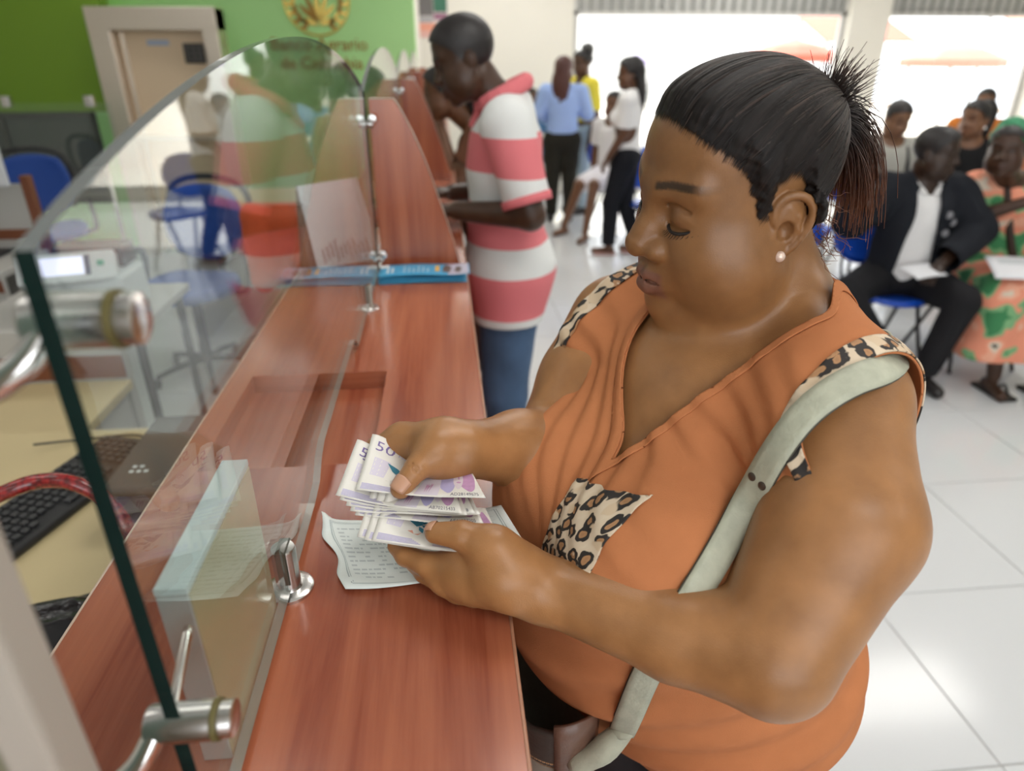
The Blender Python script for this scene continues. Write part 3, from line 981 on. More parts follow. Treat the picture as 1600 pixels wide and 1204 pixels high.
# blue leaflets by the first divider
LB = mat('leaflet_blue', (.055, .36, .62), .35, noise=.08, nscale=14)
LW = mat('leaflet_white', (.80, .86, .88), .4)
LO = mat('leaflet_orange', (.80, .45, .08), .5)
def leaflet(i, x0, x1, y0, y1, z, label, rot=0.0):
    c = V3((x0 + x1) / 2, (y0 + y1) / 2, 0)
    def fn(u, v):
        u = np.asarray(u, float); v = np.asarray(v, float)
        x = x0 + (x1 - x0) * u - c[0]; y = y0 + (y1 - y0) * v - c[1]
        zz = z + .0010 * np.sin(u * 6 + i) + .006 * np.maximum(u - .75, 0) ** 2 * 8 * (i == 0) + .003 * (1 - np.abs(2 * u - 1)) * (i == 0)
        return np.stack([c[0] + x * math.cos(rot) - y * math.sin(rot), c[1] + x * math.sin(rot) + y * math.cos(rot), zz], -1)
    s = Sheet(fn)
    o = s.mesh('leaflet', LB, None, 16, 6, .0008); tag(o, label, 'leaflet', 'blue leaflets by the divider')
    if i == 0:
        ln = []
        for c_ in range(9):
            u = .09 + .052 * c_ + (.03 if c_ > 2 else 0)
            if c_ == 2: continue
            ln.append((u, .22, u + (.020 if c_ in (0, 1) else .009), .80 - .12 * ((c_ * 7) % 3)))
        V, F = join_arrays(s.quads(ln, .0009)); mesh_np('white_lines', V, F, LW, o)
        V, F = join_arrays(s.quads([(.62, .30, .665, .80)], .0009)); mesh_np('orange_label', V, F, LO, o)
        V, F = join_arrays(s.quads([(.76, .02, .99, .98)], .0009)); mesh_np('photo', V, F, mat('leaflet_photo', (.42, .40, .50), .4, noise=.5, nscale=45), o)
        V, F = join_arrays([s.blob([(.70, .25), (.78, .2), (.80, .7), (.75, .9), (.71, .75)], .0011), s.blob([(.83, .3), (.89, .2), (.92, .6), (.86, .8)], .0011)]); mesh_np('photo_figures', V, F, mat('leaflet_figure', (.12, .08, .07), .5), o)
        V, F = join_arrays(s.quads([(.0, .70, .10, .98)], .0009)); mesh_np('white_corner', V, F, LW, o)
    return o
LEAF = ['topmost blue leaflet with white lines and an orange label', 'second leaflet down in the blue pile', 'third leaflet down in the blue pile', 'fourth leaflet down in the blue pile', 'fifth leaflet down in the blue pile', 'lowest leaflet, flat on the wood before the divider']
for i in range(6):
    leaflet(i, -.170 + .001 * (i % 2), .040 + (.012 if i == 0 else 0.002 * (i % 3)), 1.600 + .002 * (i % 3), 1.695 + .002 * (i % 2), CT + .0012 + .0030 * (5 - i) + (.004 if i == 0 else 0), LEAF[i], .012 * (i % 3 - 1))
# tent calendar behind the glass
cal = empty('tent_card', (-.28, 1.82, CT), 'white tent card with a brown cardboard side, behind the glass by the divider', 'tent card')
A0, A1, B0, B1 = V3(-.405, 1.60, CT + .001), V3(-.200, 1.615, CT + .001), V3(-.392, 1.66, CT + .165), V3(-.232, 1.672, CT + .165)
C0, C1 = V3(-.400, 1.72, CT + .001), V3(-.222, 1.735, CT + .001)
CARD_W = mat('card_white', (.86, .85, .90), .5); CARD_B = mat('card_brown', (.22, .12, .07), .7)
tent_px = [P(490, 418, 1.70), P(596, 404, 1.77), P(463, 291, 1.63), P(556, 276, 1.69)]
A0 = onz(497, 420, CT + .001); A1 = onz(597, 404, CT + .001)
B0 = P(463, 291, (A0 - V3(0, 0, CAM_H)) @ _CF - .02); B1 = P(557, 277, (A1 - V3(0, 0, CAM_H)) @ _CF - .02)
C0 = onz(470, 419, CT + .001); C1 = C0 + (A1 - A0) + V3(.0, .03, 0)
def tent_panel(nm, a, b, c, d, m):
    bm = bmesh.new(); bm.faces.new([bm.verts.new(q) for q in (a, b, c, d)])
    return thicken(bm_obj(nm, bm, m, cal), .0022, 0)
tent_panel('front_sheet', A0, A1, B1, B0, CARD_W)
tent_panel('back_board', C0, C1, B1 - V3(.002, 0, .0), B0 - V3(.002, 0, 0), CARD_B)
lay = Sheet(lambda u, v: A0 + np.asarray(u)[..., None] * (A1 - A0) + np.asarray(v)[..., None] * (B0 - A0) + (np.asarray(u) * np.asarray(v))[..., None] * (B1 - A1 - B0 + A0))
V, F = join_arrays(lay.quads([(.12 + .07 * i, .05 + .03 * (i % 3), .15 + .07 * i, .22 + .03 * (i % 4)) for i in range(11)], .0016)); tag(mesh_np('printed_marks', V, F, mat('card_print', (.45, .33, .33), .6), cal), kind='stuff')

# pale grey acrylic block just behind the glass
blk = empty('acrylic_block', (-.195, .45, CT), 'tall pale grey acrylic block standing behind the glass', 'acrylic block')
ACR = mat('grey_acrylic', (.42, .43, .43), .25, spec=.6)
ACR_T = mat('acrylic_top', (.56, .64, .66), .3)
ACR_REFL = mat('acrylic_face', (.50, .44, .27), .18, spec=.7, noise=.08, nscale=6)  # khaki reflection painted into this face of the grey block
box('body', (-.2075, .372, CT + .0005), (-.1856, .535, CT + .170), ACR, blk, .001)
box('top_cap', (-.2078, .3716, CT + .170), (-.1853, .5354, CT + .176), ACR_T, blk, .001)
box('face_sheet', (-.1856, .3735, CT + .002), (-.1848, .5335, CT + .169), ACR_REFL, blk, 0)

# ------------------------------------------------------------------ the tellers' side
MELA = mat('pale_melamine', (.60, .49, .27), .45, noise=.05, nscale=9)
GREYB = mat('grey_board', (.47, .46, .43), .55)
BROWN = mat('brown_edge', (.20, .065, .028), .45)
DARK = mat('black_plastic', (.022, .022, .025), .45)
def desk(y0, y1, x0, x1, label):
    e = empty('desk', ((x0 + x1) / 2, (y0 + y1) / 2, 0), label, 'desk')
    box('desk_top', (x0, y0, .72), (x1, y1, .75), MELA, e, .003)
    box('edge_trim', (x0, y0 - .004, .719), (x1, y0, .751), BROWN, e, .001)
    box('side_panel', (x0, y0 + .02, .0), (x0 + .025, y1 - .02, .72), GREYB, e, .002)
    box('side_panel', (x1 - .025, y0 + .02, .0), (x1, y1 - .02, .72), GREYB, e, .002)
    box('modesty_panel', (x0 + .025, y1 - .06, .22), (x1 - .025, y1 - .035, .72), GREYB, e, .002)
    return e
desk(.45, 1.62, -1.30, -.40, 'near pale yellow desk below the counter, with the keyboard on it')
desk(4.10, 5.2, -1.55, -.40, 'farther pale yellow desk on the tellers side')
def low_cabinet():
    e = empty('cabinet', (-1.55, 2.1, 0), 'pale yellow topped grey cabinet with brown bands, past the near desk', 'cabinet')
    box('cabinet_top', (-2.05, 1.72, .66), (-1.02, 2.06, .69), MELA, e, .003)
    box('body', (-2.03, 1.75, .0), (-1.04, 2.05, .66), GREYB, e, .002)
    box('upstand', (-2.05, 2.06, .0), (-1.03, 2.10, .86), GREYB, e, .002)
    box('brown_band', (-2.05, 2.052, .70), (-1.03, 2.060, .775), BROWN, e, .001)
low_cabinet()
def partition(y, x0, x1, h, bands, label):
    e = empty('partition', ((x0 + x1) / 2, y, 0), label, 'partition')
    box('board', (x0, y, 0), (x1, y + .035, h), GREYB, e, .003)
    for z0, z1 in bands: box('brown_band', (x0, y - .006, z0), (x1, y, z1), BROWN, e, .001)
    box('end_post', (x1, y - .004, 0), (x1 + .04, y + .04, h + .04), BROWN, e, .002)
    return e
partition(3.55, -3.6, -2.02, 1.06, [(.80, .85)], 'grey partition with one brown band, in front of the dark window')
# keyboard
kb = empty('keyboard', (-.90, 1.30, .75), 'black computer keyboard on the near desk', 'keyboard', rz=math.radians(75))
ka = math.radians(73)
KM = Matrix.Translation((-.86, 1.32, .752)) @ Matrix.Rotation(ka, 4, 'Z')
bm = bmesh.new(); bx(bm, (-.225, -.078, 0), (.225, .078, .018), .006, KM); bm_obj('case', bm, mat('keyboard_black', (.02, .02, .022), .5), kb)
KEYM = mat('keycap', (.035, .035, .038), .4)
_kb = bmesh.new(); bx(_kb, (-.0078, -.0078, 0), (.0078, .0078, .007), .002); _km = bpy.data.meshes.new('key'); _kb.to_mesh(_km); _kb.free(); _km.materials.append(KEYM)
for r in range(6):
    for c in range(21):
        if c in (15, 19 + 2): continue
        if r == 5 and 4 < c < 9: continue
        o = bpy.data.objects.new('key', _km); COL.objects.link(o)
        o.matrix_world = KM @ Matrix.Translation((-.205 + c * .0203, .058 - r * .0215, .0175))
        mw = o.matrix_world.copy(); o.parent = kb; o.matrix_parent_inverse = (Matrix.Translation(kb.location) @ kb.rotation_euler.to_matrix().to_4x4()).inverted(); o.matrix_basis = mw
bm = bmesh.new(); bx(bm, (-.045, .047 - 5 * .0215 + .0 - .002, .0175), (.045, .063 - 5 * .0215, .0245), .002, KM); bm_obj('space_bar', bm, KEYM, kb)
tube('cable', spline([(-1.02, 1.52, .77), (-.93, 1.56, .756), (-.80, 1.57, .756), (-.72, 1.5, .758), (-.66, 1.55, .756), (-.62, 1.60, .756)], 30), .0028, DARK, kb, 8)
# dark brown box beside it
bxo = empty('printer', (-.58, 1.30, .75), 'dark brown box shaped receipt printer on the near desk', 'printer')
BOXB = mat('dark_brown_plastic', (.055, .035, .024), .5)
box('body', (-.68, 1.14, .752), (-.47, 1.44, .855), BOXB, bxo, .008)
box('lid', (-.68, 1.14, .857), (-.47, 1.44, .875), mat('dark_grey_lid', (.085, .078, .075), .45), bxo, .006)
for i in range(5): box('lid_mark', (-.648 + .014 * (i % 3), 1.20 + .018 * (i // 3), .8752), (-.640 + .014 * (i % 3), 1.208 + .018 * (i // 3), .8758), LW, bxo, 0)
# red braided cable
def braid():
    m = bpy.data.materials.new('red_braid'); nt, N, L, B = nodes_of(m)
    tc = N.new('ShaderNodeTexCoord'); v = N.new('ShaderNodeTexVoronoi'); v.inputs['Scale'].default_value = 130
    L.new(tc.outputs['Object'], v.inputs['Vector'])
    r = ramp(N, [(0, (.42, .02, .018)), (.5, (.25, .008, .010)), (.8, (.10, .003, .004))]); L.new(v.outputs['Distance'], r.inputs[0]); L.new(r.outputs[0], B.inputs['Base Color'])
    B.inputs['Roughness'].default_value = .25; B.inputs['Coat Weight'].default_value = .6
    return m
pts = [P(-60, 800, 1.05), P(20, 764, 1.06), P(60, 752, 1.07), P(105, 752, 1.07), P(150, 770, 1.08), P(182, 800, 1.08), P(204, 835, 1.09), P(215, 880, 1.13)]
tag(tube('cable_lock', spline(pts, 50), .0125, braid(), None, 12), 'thick red braided cable loop arching over the keyboard', 'cable')
# black plastic bag
bg_ = Body()
c0 = V3(-.56, .78, .80)
for i in range(9):
    a = i * .7
    bg_.ell(c0 + V3(.07 * math.cos(a), .09 * math.sin(a), .02 * math.sin(3 * a)), (.075, .08, .045 + .015 * math.sin(5 * a)), None, .03)
V, F = bg_.mesh(.006)
V = V + .010 * np.stack([vnoise(V, 31, 14), vnoise(V, 32, 14), vnoise(V, 33, 16)], 1); V[:, 2] = np.maximum(V[:, 2], .752)
tag(mesh_np('plastic_bag', V, F, mat('black_bag', (.010, .010, .012), .18, bump=.8, bscale=60), None), 'crumpled black plastic bag on the near desk', 'bag')
# note counter with a lit display
nc = empty('note_counter', (-1.25, 2.62, .0), 'white banknote counting machine with a lit display', 'counting machine')
NM = Matrix.Translation((-1.35, 2.50, .93)) @ Matrix.Rotation(math.radians(16), 4, 'Z') @ Matrix.Rotation(math.radians(-32), 4, 'X')
NWH = mat('machine_white', (.62, .66, .66), .4)
bm = bmesh.new(); bx(bm, (-.155, -.03, -.055), (.155, .03, .055), .010, NM); bm_obj('console', bm, NWH, nc)
bm = bmesh.new(); bx(bm, (-.085, -.034, -.030), (.055, -.029, .035), .002, NM); bm_obj('display', bm, mat('lcd', (.6, .6, .7), .3, emit=(.80, .78, 1.0), estr=.9), nc)
bm = bmesh.new(); bx(bm, (.058, -.034, -.034), (.075, -.029, .038), .002, NM); bm_obj('display_rim', bm, mat('lcd_rim', (.04, .06, .12), .4), nc)
for x, z in ((-.115, -.035), (.108, .005)):
    bm = bmesh.new(); bx(bm, (x - .011, -.036, z - .010), (x + .011, -.029, z + .010), .003, NM); bm_obj('button', bm, mat('green_button', (.03, .32, .20), .4), nc)
box('body', (-1.49, 2.50, .75), (-1.18, 2.72, .90), NWH, nc, .015)
box('hopper', (-1.46, 2.62, .90), (-1.21, 2.74, .98), DARK, nc, .01)
e = empty('side_table', (-1.35, 2.64, 0), 'grey table under the counting machine', 'table')
box('table_top', (-1.75, 2.40, .72), (-1.10, 2.90, .75), GREYB, e, .003)
for x in (-1.72, -1.14):
    for y in (2.43, 2.86): tube('leg', [(x, y, 0), (x, y, .72)], .016, DARK, e)

# blue teller chair
BLUE = mat('blue_fabric', (.012, .070, .36), .6, noise=.12, nscale=60)
BLUEP = mat('blue_plastic', (.008, .075, .50), .32, spec=.5)
def swoop(name, pts_fn, nu, nv, t, m, parent):
    u, v = np.meshgrid(np.linspace(-1, 1, nu), np.linspace(-1, 1, nv), indexing='ij')
    V = np.array([pts_fn(a, b) for a, b in zip(u.ravel(), v.ravel())])
    i, j = np.meshgrid(np.arange(nu - 1), np.arange(nv - 1), indexing='ij'); b = (i * nv + j).ravel()
    return thicken(mesh_np(name, V, np.stack([b, b + nv, b + nv + 1, b + 1], 1), m, parent), t, 0)
def pillow_shape(cx, cy, cz, w, h, M, bulge=.03, rr=.35):
    def f(a, b):
        # rounded rectangle from the square
        s = 1 - rr * .5 * (a * a * b * b)
        x, y = a * w * math.sqrt(max(0, 1 - rr * b * b * .5)) * s, b * h * math.sqrt(max(0, 1 - rr * a * a * .5)) * s
        z = bulge * (a * a + .4 * b * b)
        return np.array(M @ Vector((x, y, z))) + V3(cx, cy, cz)
    return f
def teller_chair(x, y, rz, label):
    e = empty('office_chair', (x, y, 0), label, 'chair')
    R = Matrix.Rotation(rz, 3, 'Z')
    swoop('seat', pillow_shape(x, y, .50, .235, .225, R, .015), 12, 12, .06, BLUE, e)
    bc = np.array(R @ Vector((0, .24, 0)))
    Mb = R @ Matrix.Rotation(math.radians(82), 3, 'X')
    swoop('backrest', pillow_shape(x + bc[0], y + bc[1], .80, .22, .20, Mb, .03), 12, 12, .05, BLUE, e)
    q = lambda a, b, c: V3(x, y, 0) + np.array(R @ Vector((a, b, c)))
    tube('back_frame', spline([q(-.20, .27, .62), q(-.245, .29, .80), q(-.20, .31, .98), q(0, .32, 1.03), q(.20, .31, .98), q(.245, .29, .80), q(.20, .27, .62)], 30), .017, DARK, e)
    tube('spine', spline([q(0, .10, .44), q(0, .29, .46), q(0, .30, .75)], 14), .022, DARK, e)
    for s in (-1, 1): tube('armrest', spline([q(s * .22, .05, .47), q(s * .29, .05, .50), q(s * .29, .06, .68), q(s * .28, -.12, .70)], 18), .016, DARK, e)
    lathe('column', (x, y, .09), (0, 0, 1), [(.035, 0), (.03, .1), (.025, .12), (.025, .36)], DARK, e, 14)
    for k in range(5):
        t = k * 2 * math.pi / 5 + .3
        lg = tube('base_leg', [q(0, 0, .10), q(.15 * math.cos(t), .15 * math.sin(t), .09), q(.28 * math.cos(t), .28 * math.sin(t), .065)], [.022, .018, .014], DARK, e, 8)
        lathe('caster', q(.28 * math.cos(t), .28 * math.sin(t), .028) - V3(.012, 0, 0), (1, 0, 0), [(.01, 0), (.027, .002), (.027, .022), (.01, .024)], DARK, lg, 12)
    return e
teller_chair(-1.36, 3.62, math.radians(-14), 'blue office chair with a black frame, seen through the near glass')
teller_chair(-2.75, 5.0, math.radians(30), 'farther blue office chair near the steel booth')
# orange jacket hung over a dark stool near the tent card
st = empty('stool', (-.60, 2.42, 0), 'black backed stool on the tellers side with an orange jacket on it', 'stool')
SX0, SY0 = -.60, 2.42
lathe('seat', (SX0, SY0, .60), (0, 0, 1), [(.02, 0), (.17, .0), (.19, .02), (.19, .05), (.15, .07), (.02, .075)], DARK, st, 24)
for k in range(4):
    t = k * math.pi / 2 + .4
    tube('leg', [(SX0 + .12 * math.cos(t), SY0 + .12 * math.sin(t), .61), (SX0 + .2 * math.cos(t), SY0 + .2 * math.sin(t), 0)], .014, DARK, st, 8)
tube('back_post', spline([(SX0, SY0 + .18, .62), (SX0, SY0 + .22, .8), (SX0, SY0 + .20, .95)], 10), .018, DARK, st)
swoop('backrest', pillow_shape(SX0, SY0 + .20, .99, .15, .10, Matrix.Rotation(math.radians(85), 3, 'X'), .03), 10, 8, .03, DARK, st)
jk = Body()
J = lambda a, b, c: (SX0 + a, SY0 + b, c)
jk.rc(J(-.12, .20, 1.10), J(.12, .20, 1.10), .028, .028, .03).rc(J(-.11, .16, 1.08), J(-.09, .13, .86), .045, .05, .04).rc(J(.10, .16, 1.08), J(.08, .13, .88), .045, .05, .04).rc(J(0, .15, 1.06), J(0, .13, .90), .05, .06, .05)
jk.rc(J(.13, .16, 1.08), J(.17, .06, 1.0), .035, .032, .03).rc(J(.17, .06, 1.0), J(.08, -.04, .97), .032, .03, .02)
V, F = jk.mesh(.008); V = V + .006 * np.stack([vnoise(V, 41, 9), vnoise(V, 42, 9), 0 * V[:, 0]], 1)
tag(mesh_np('jacket', V, F, mat('orange_cloth', (.72, .10, .025), .8, noise=.15, nscale=18), None), 'bright orange jacket hanging over the stool behind the counter', 'jacket')

# stainless steel service booth set in front of the green wall
SB = mat('stainless', (.78, .70, .61), .36, 1.0, bump=.1, bscale=300, stretch=(1, 1, 40))
bo = empty('service_booth', (-2.25, 6.25, 0), 'stainless steel framed service booth in front of the green wall', 'booth')
yb = 6.25
box('jamb', (-2.72, yb, 0), (-2.56, yb + .25, 1.95), SB, bo, .006)
box('jamb', (-1.86, yb, 0), (-1.74, yb + .25, 1.95), SB, bo, .006)
box('lintel', (-2.72, yb - .002, 1.79), (-1.74, yb + .25, 1.955), SB, bo, .006)
box('door_leaf', (-2.56, yb + .13, .02), (-1.86, yb + .16, 1.79), mat('booth_door', (.80, .62, .43), .4), bo, .004)
for xx in (-2.54, -1.90): box('door_stile', (xx, yb + .115, .02), (xx + .035, yb + .13, 1.78), SB, bo, .003)
box('door_sign', (-2.34, yb + .12, 1.685), (-2.17, yb + .129, 1.725), mat('sign_blue', (.45, .52, .66), .5), bo, .002)
box('door_shelf', (-2.56, yb - .06, .98), (-1.86, yb + .12, 1.01), SB, bo, .004)
kp = box('keypad', (-2.02, yb - .03, 1.555), (-1.865, yb + .0, 1.70), mat('keypad_black', (.015, .015, .017), .4), bo, .006)
for i in range(3):
    for j in range(3): box('keypad_key', (-2.0 + .047 * i, yb - .038, 1.575 + .040 * j), (-1.975 + .047 * i, yb - .030, 1.597 + .040 * j), mat('key_grey', (.12, .11, .10), .4), kp, .003)
# low glass rail with clamps before the booth
gp = empty('glass_rail', (-3.2, 5.7, 0), 'low glass partition with small steel clips before the green wall', 'glass partition')
box('pane', (-4.3, 5.70, .85), (-2.45, 5.71, 1.30), clear_glass('rail_glass', (.93, .97, .95)), gp, 0)
for x in (-4.0, -3.2, -2.62):
    box('clip', (x, 5.68, 1.27), (x + .06, 5.73, 1.35), STEEL, gp, .006)
    tube('post', [(x + .03, 5.705, 0), (x + .03, 5.705, .87)], .018, STEEL, gp, 10)
# white upright panel at the far left
wp = empty('monitor', (-2.15, 3.3, .0), 'pale grey upright screen back at the left edge before the dark window', 'monitor')
WPM = mat('pale_panel', (.62, .64, .66), .4)
bm = bmesh.new(); MM = Matrix.Translation((-2.26, 3.40, 1.24)) @ Matrix.Rotation(math.radians(8), 4, 'Z')
bx(bm, (-.26, -.012, -.17), (.26, .012, .17), .008, MM); bm_obj('shell', bm, WPM, wp)
tube('stand', [(-2.26, 3.42, 1.1), (-2.26, 3.44, .765)], .025, DARK, wp)
box('base', (-2.40, 3.30, .752), (-2.12, 3.52, .766), DARK, wp, .004)
for xx in (-2.6,):
    e = empty('back_desk', (-2.5, 3.3, 0), 'grey desk holding the pale screen at the left edge', 'desk')
    box('desk_top', (-3.2, 3.12, .72), (-1.98, 3.54, .75), GREYB, e, .003)
    box('front_panel', (-3.2, 3.12, 0), (-1.98, 3.15, .72), GREYB, e, .002)
    box('brown_band', (-3.2, 3.114, .66), (-1.98, 3.12, .715), BROWN, e, .001)

# gold crest and lettering on the green wall
GOLD = mat('gold_letter', (.36, .19, .025), .4, .2)
GOLD2 = mat('gold_leaf', (.80, .60, .16), .25, .8)
cr = empty('bank_sign', (-1.08, YG, 1.6), 'gold round crest with gold lettering on the green wall', 'sign')
cx, cz, r0 = -1.075, 2.06, .285
def wallp(a, b, h): return (a, YG - h, b)
ringV, ringF = tube_arrays([(cx + r0 * math.cos(t), YG - .012, cz + r0 * math.sin(t)) for t in np.linspace(0, 2 * math.pi, 49)], .010, 8, False)
mesh_np('crest_ring', ringV, ringF, GOLD2, cr)
def leaf(x, z, ang, ln, wd):
    pts = []
    for t in np.linspace(0, 1, 7): pts.append((t * ln, wd * math.sin(math.pi * t) ** .8))
    for t in np.linspace(1, 0, 7)[1:-1]: pts.append((t * ln, -wd * math.sin(math.pi * t) ** .8))
    c, s = math.cos(ang), math.sin(ang)
    prism('crest_leaf', [(x + a * c - b * s, z + a * s + b * c) for a, b in pts], .002, .014, GOLD if random.random() < .4 else GOLD2, cr, wallp)
for sx in (-1, 1):
    for k in range(7):
        t = -math.pi / 2 + sx * (.42 + .30 * k)
        leaf(cx + (r0 - .055) * math.cos(t), cz + (r0 - .055) * math.sin(t), t + math.pi / 2 * sx + .55 * sx, .085, .020)
        leaf(cx + (r0 - .06) * math.cos(t), cz + (r0 - .06) * math.sin(t), t + math.pi / 2 * sx - .75 * sx, .075, .018)
for k in range(5):
    a = math.pi / 2 + (k - 2) * .42
    leaf(cx, cz - .18, a, .26 - .02 * abs(k - 2), .022)
for sx in (-1, 1): leaf(cx, cz - .20, math.pi / 2 + sx * 1.25, .17, .024)
V, T = text_arrays('Banco Agrario', .165)
w1 = V[:, 0].max()
def sign_line(txt, xc, z, w):
    V, T = text_arrays(txt, 1.0); wd = V[:, 0].max() - V[:, 0].min()
    s = w / wd
    text_obj('lettering', txt, s, (xc - w / 2, YG, z), (1, 0, 0), (0, 0, 1), GOLD, cr, .006, .006 / s * 0 + .005)
sign_line('Banco Agrario', -1.10, 1.655, .86)
sign_line('de Colombia', -1.09, 1.500, .74)

# poster on the cream wall
po = empty('poster', (-.06, YB, 1.9), 'colourful poster with coral and green panels on the cream wall', 'poster')
PC = lambda n, c: mat(n, c, .5, noise=.25, nscale=7)
box('sheet', (-.225, YB - .008, 1.79), (.115, YB - .001, 2.30), mat('poster_paper', (.70, .66, .64), .5), po, 0)
for nm, x0, x1, z0, z1, c in (('panel', -.22, -.05, 2.02, 2.28, (.16, .15, .15)), ('panel', -.045, .11, 2.06, 2.28, (.04, .16, .10)), ('panel', -.045, .11, 1.98, 2.05, (.32, .14, .22)), ('panel', -.22, -.05, 1.955, 2.01, (.40, .39, .42)), ('panel', -.22, .03, 1.86, 1.95, (.80, .35, .25)), ('panel', .03, .11, 1.86, 1.97, (.70, .42, .48)), ('panel', -.22, .11, 1.80, 1.855, (.82, .47, .42))):
    box(nm, (x0, YB - .0095, z0), (x1, YB - .008, z1), PC('poster_panel', c), po, 0)
# ------------------------------------------------------------------ heads
def rot_head(yaw, pitch, roll):
    a, b, c = (math.radians(x) for x in (yaw, pitch, roll))
    fw = V3(math.cos(b) * math.cos(a), math.cos(b) * math.sin(a), -math.sin(b))
    l0 = V3(-math.sin(a), math.cos(a), 0)
    u0 = np.cross(fw, l0)
    lf = l0 * math.cos(c) + u0 * math.sin(c)
    return np.stack([lf, fw, np.cross(fw, lf)], 1)

def head_ops(B, R, o, s=1.0, full=1.0, detail=True, ears=True):
    """face forms in head axes: x to the left ear, y out of the face, z to the crown; origin between the ears"""
    o = np.asarray(o, float)
    def T(x, y, z): return o + R @ (V3(x, y, z) * s)
    def ell(c, r, k=.02, sub=False): B.ell(T(*c), V3(*r) * s, R, k * s, sub)
    def rc(a, b, ra, rb, k=.01, sub=False): B.rc(T(*a), T(*b), ra * s, rb * s, k * s, sub)
    f = full
    ell((0, -.006, .052), (.0745, .088, .083))
    ell((0, .034, .062), (.063, .061, .062), .03)
    ell((0, .042, -.008), (.062 * f, .053, .07), .03)
    ell((0, .046, -.060), (.050 * f, .047, .045), .03)
    for x in (-1, 1):
        ell((x * .036, .060, -.026), (.031 * f, .029, .033), .025)
        ell((x * .042 * f, .034, -.058), (.031 * f, .038, .036 * f), .03)
        ell((x * .062, .02, -.035), (.016 * f, .03, .035), .03)
    ell((0, .078, -.090), (.024, .018, .019), .022)
    if f > 1.02:
        ell((0, .040, -.098), (.046, .046, .028), .022)
    for x in (-1, 1):
        rc((x * .012, .090, .040), (x * .047, .074, .045), .011, .010, .016)
        ell((x * .033, .101, .017), (.019, .017, .012), .012, True)
        ell((x * .0330, .0760, .0165), (.0175, .0152, .0138), .004)
    rc((0, .086, .036), (0, .103, -.004), .0085, .012, .016)
    rc((0, .103, -.004), (0, .1105, -.0165), .0120, .0148, .008)
    for x in (-1, 1):
        ell((x * .0182, .0995, -.0208), (.0120, .0135, .0112), .007)
        rc((x * .0265, .083, -.020), (x * .036, .078, -.046), .004, .006, .012)
        if detail: ell((x * .0075, .1085, -.0305), (.0045, .006, .0035), .004, True)
    # muzzle and lips
    ell((0, .085, -.052), (.029, .018, .022), .016)
    for x in (-1, 1):
        rc((x * .026, .0885, -.0575), (x * .006, .1030, -.0515), .0048, .0074, .005)
        rc((x * .023, .0885, -.0605), (x * .005, .1005, -.0660), .0058, .0098, .005)
    ell((0, .100, -.0655), (.010, .0075, .0075), .005)
    if detail:
        for x in (-1, 1):
            rc((x * .027, .0915, -.0585), (x * .012, .1045, -.0575), .0016, .0020, .003, True)
        rc((.012, .1045, -.0575), (-.012, .1045, -.0575), .0020, .0020, .003, True)
        rc((0, .1075, -.036), (0, .1085, -.044), .002, .0025, .004, True)
        for x in (-1, 1):
            # the closed lids meet in a downward arc
            pts = [(.0165, .0865, .0085), (.023, .0895, .0055), (.033, .0905, .0040), (.045, .0850, .0060), (.057, .0720, .0105)]
            for a, b in zip(pts[:-1], pts[1:]):
                rc((x * a[0], a[1], a[2]), (x * b[0], b[1], b[2]), .0012, .0012, .0025, True)
            pts = [(.018, .0885, .0265), (.026, .0925, .0295), (.036, .0905, .0295), (.046, .0815, .0245)]
            for a, b in zip(pts[:-1], pts[1:]):
                rc((x * a[0], a[1], a[2]), (x * b[0], b[1], b[2]), .0012, .0012, .004, True)
    if ears:
        for x in (-1, 1):
            def E(y, z, out=0.0): return (x * (.0725 + .34 * max(0.0, .006 - y) + out), y, z)
            ell(E(-.010, .006, -.002), (.006, .017, .027), .006)
            hel = [(.004, .004), (.009, .014), (.006, .027), (-.004, .034), (-.017, .032), (-.0255, .020), (-.024, .004), (-.016, -.012), (-.008, -.022)]
            hel = [tuple(p[:2]) for p in spline([(p[0], p[1], 0) for p in hel], 22 if detail else 9)]
            for a, b in zip(hel[:-1], hel[1:]): rc(E(*a, .002), E(*b, .002), .0034, .0034, .003)
            ell(E(.0005, -.025, .001), (.0055, .0085, .0095), .006)
            ant = [(-.006, .022), (-.0145, .013), (-.0145, .001), (-.008, -.010)]
            for a, b in zip(ant[:-1], ant[1:]): rc(E(*a, .001), E(*b, .001), .003, .003, .003)
            if detail: ell(E(-.003, .000, .003), (.006, .0075, .0095), .004, True)
            ell(E(.009, -.003, .000), (.005, .005, .006), .004)
    return T

# ------------------------------------------------------------------ the customer at the counter
W_O = V3(.340, .700, 0)
W_L = V3(.34, -.94, 0) / math.hypot(.34, .94)
W_F = V3(-.94, -.34, 0) / math.hypot(.34, .94)
def W(l, f, u): return W_O + W_L * l + W_F * f + V3(0, 0, u)
def W_loc(V):
    q = V - W_O
    return q @ W_L, q @ W_F, V[:, 2]
W_R = np.stack([W_L, W_F, V3(0, 0, 1)], 1)

HEAD_R = rot_head(191.0, 8.6, -8.0)
HEAD_O = V3(.302, .694, 1.479)

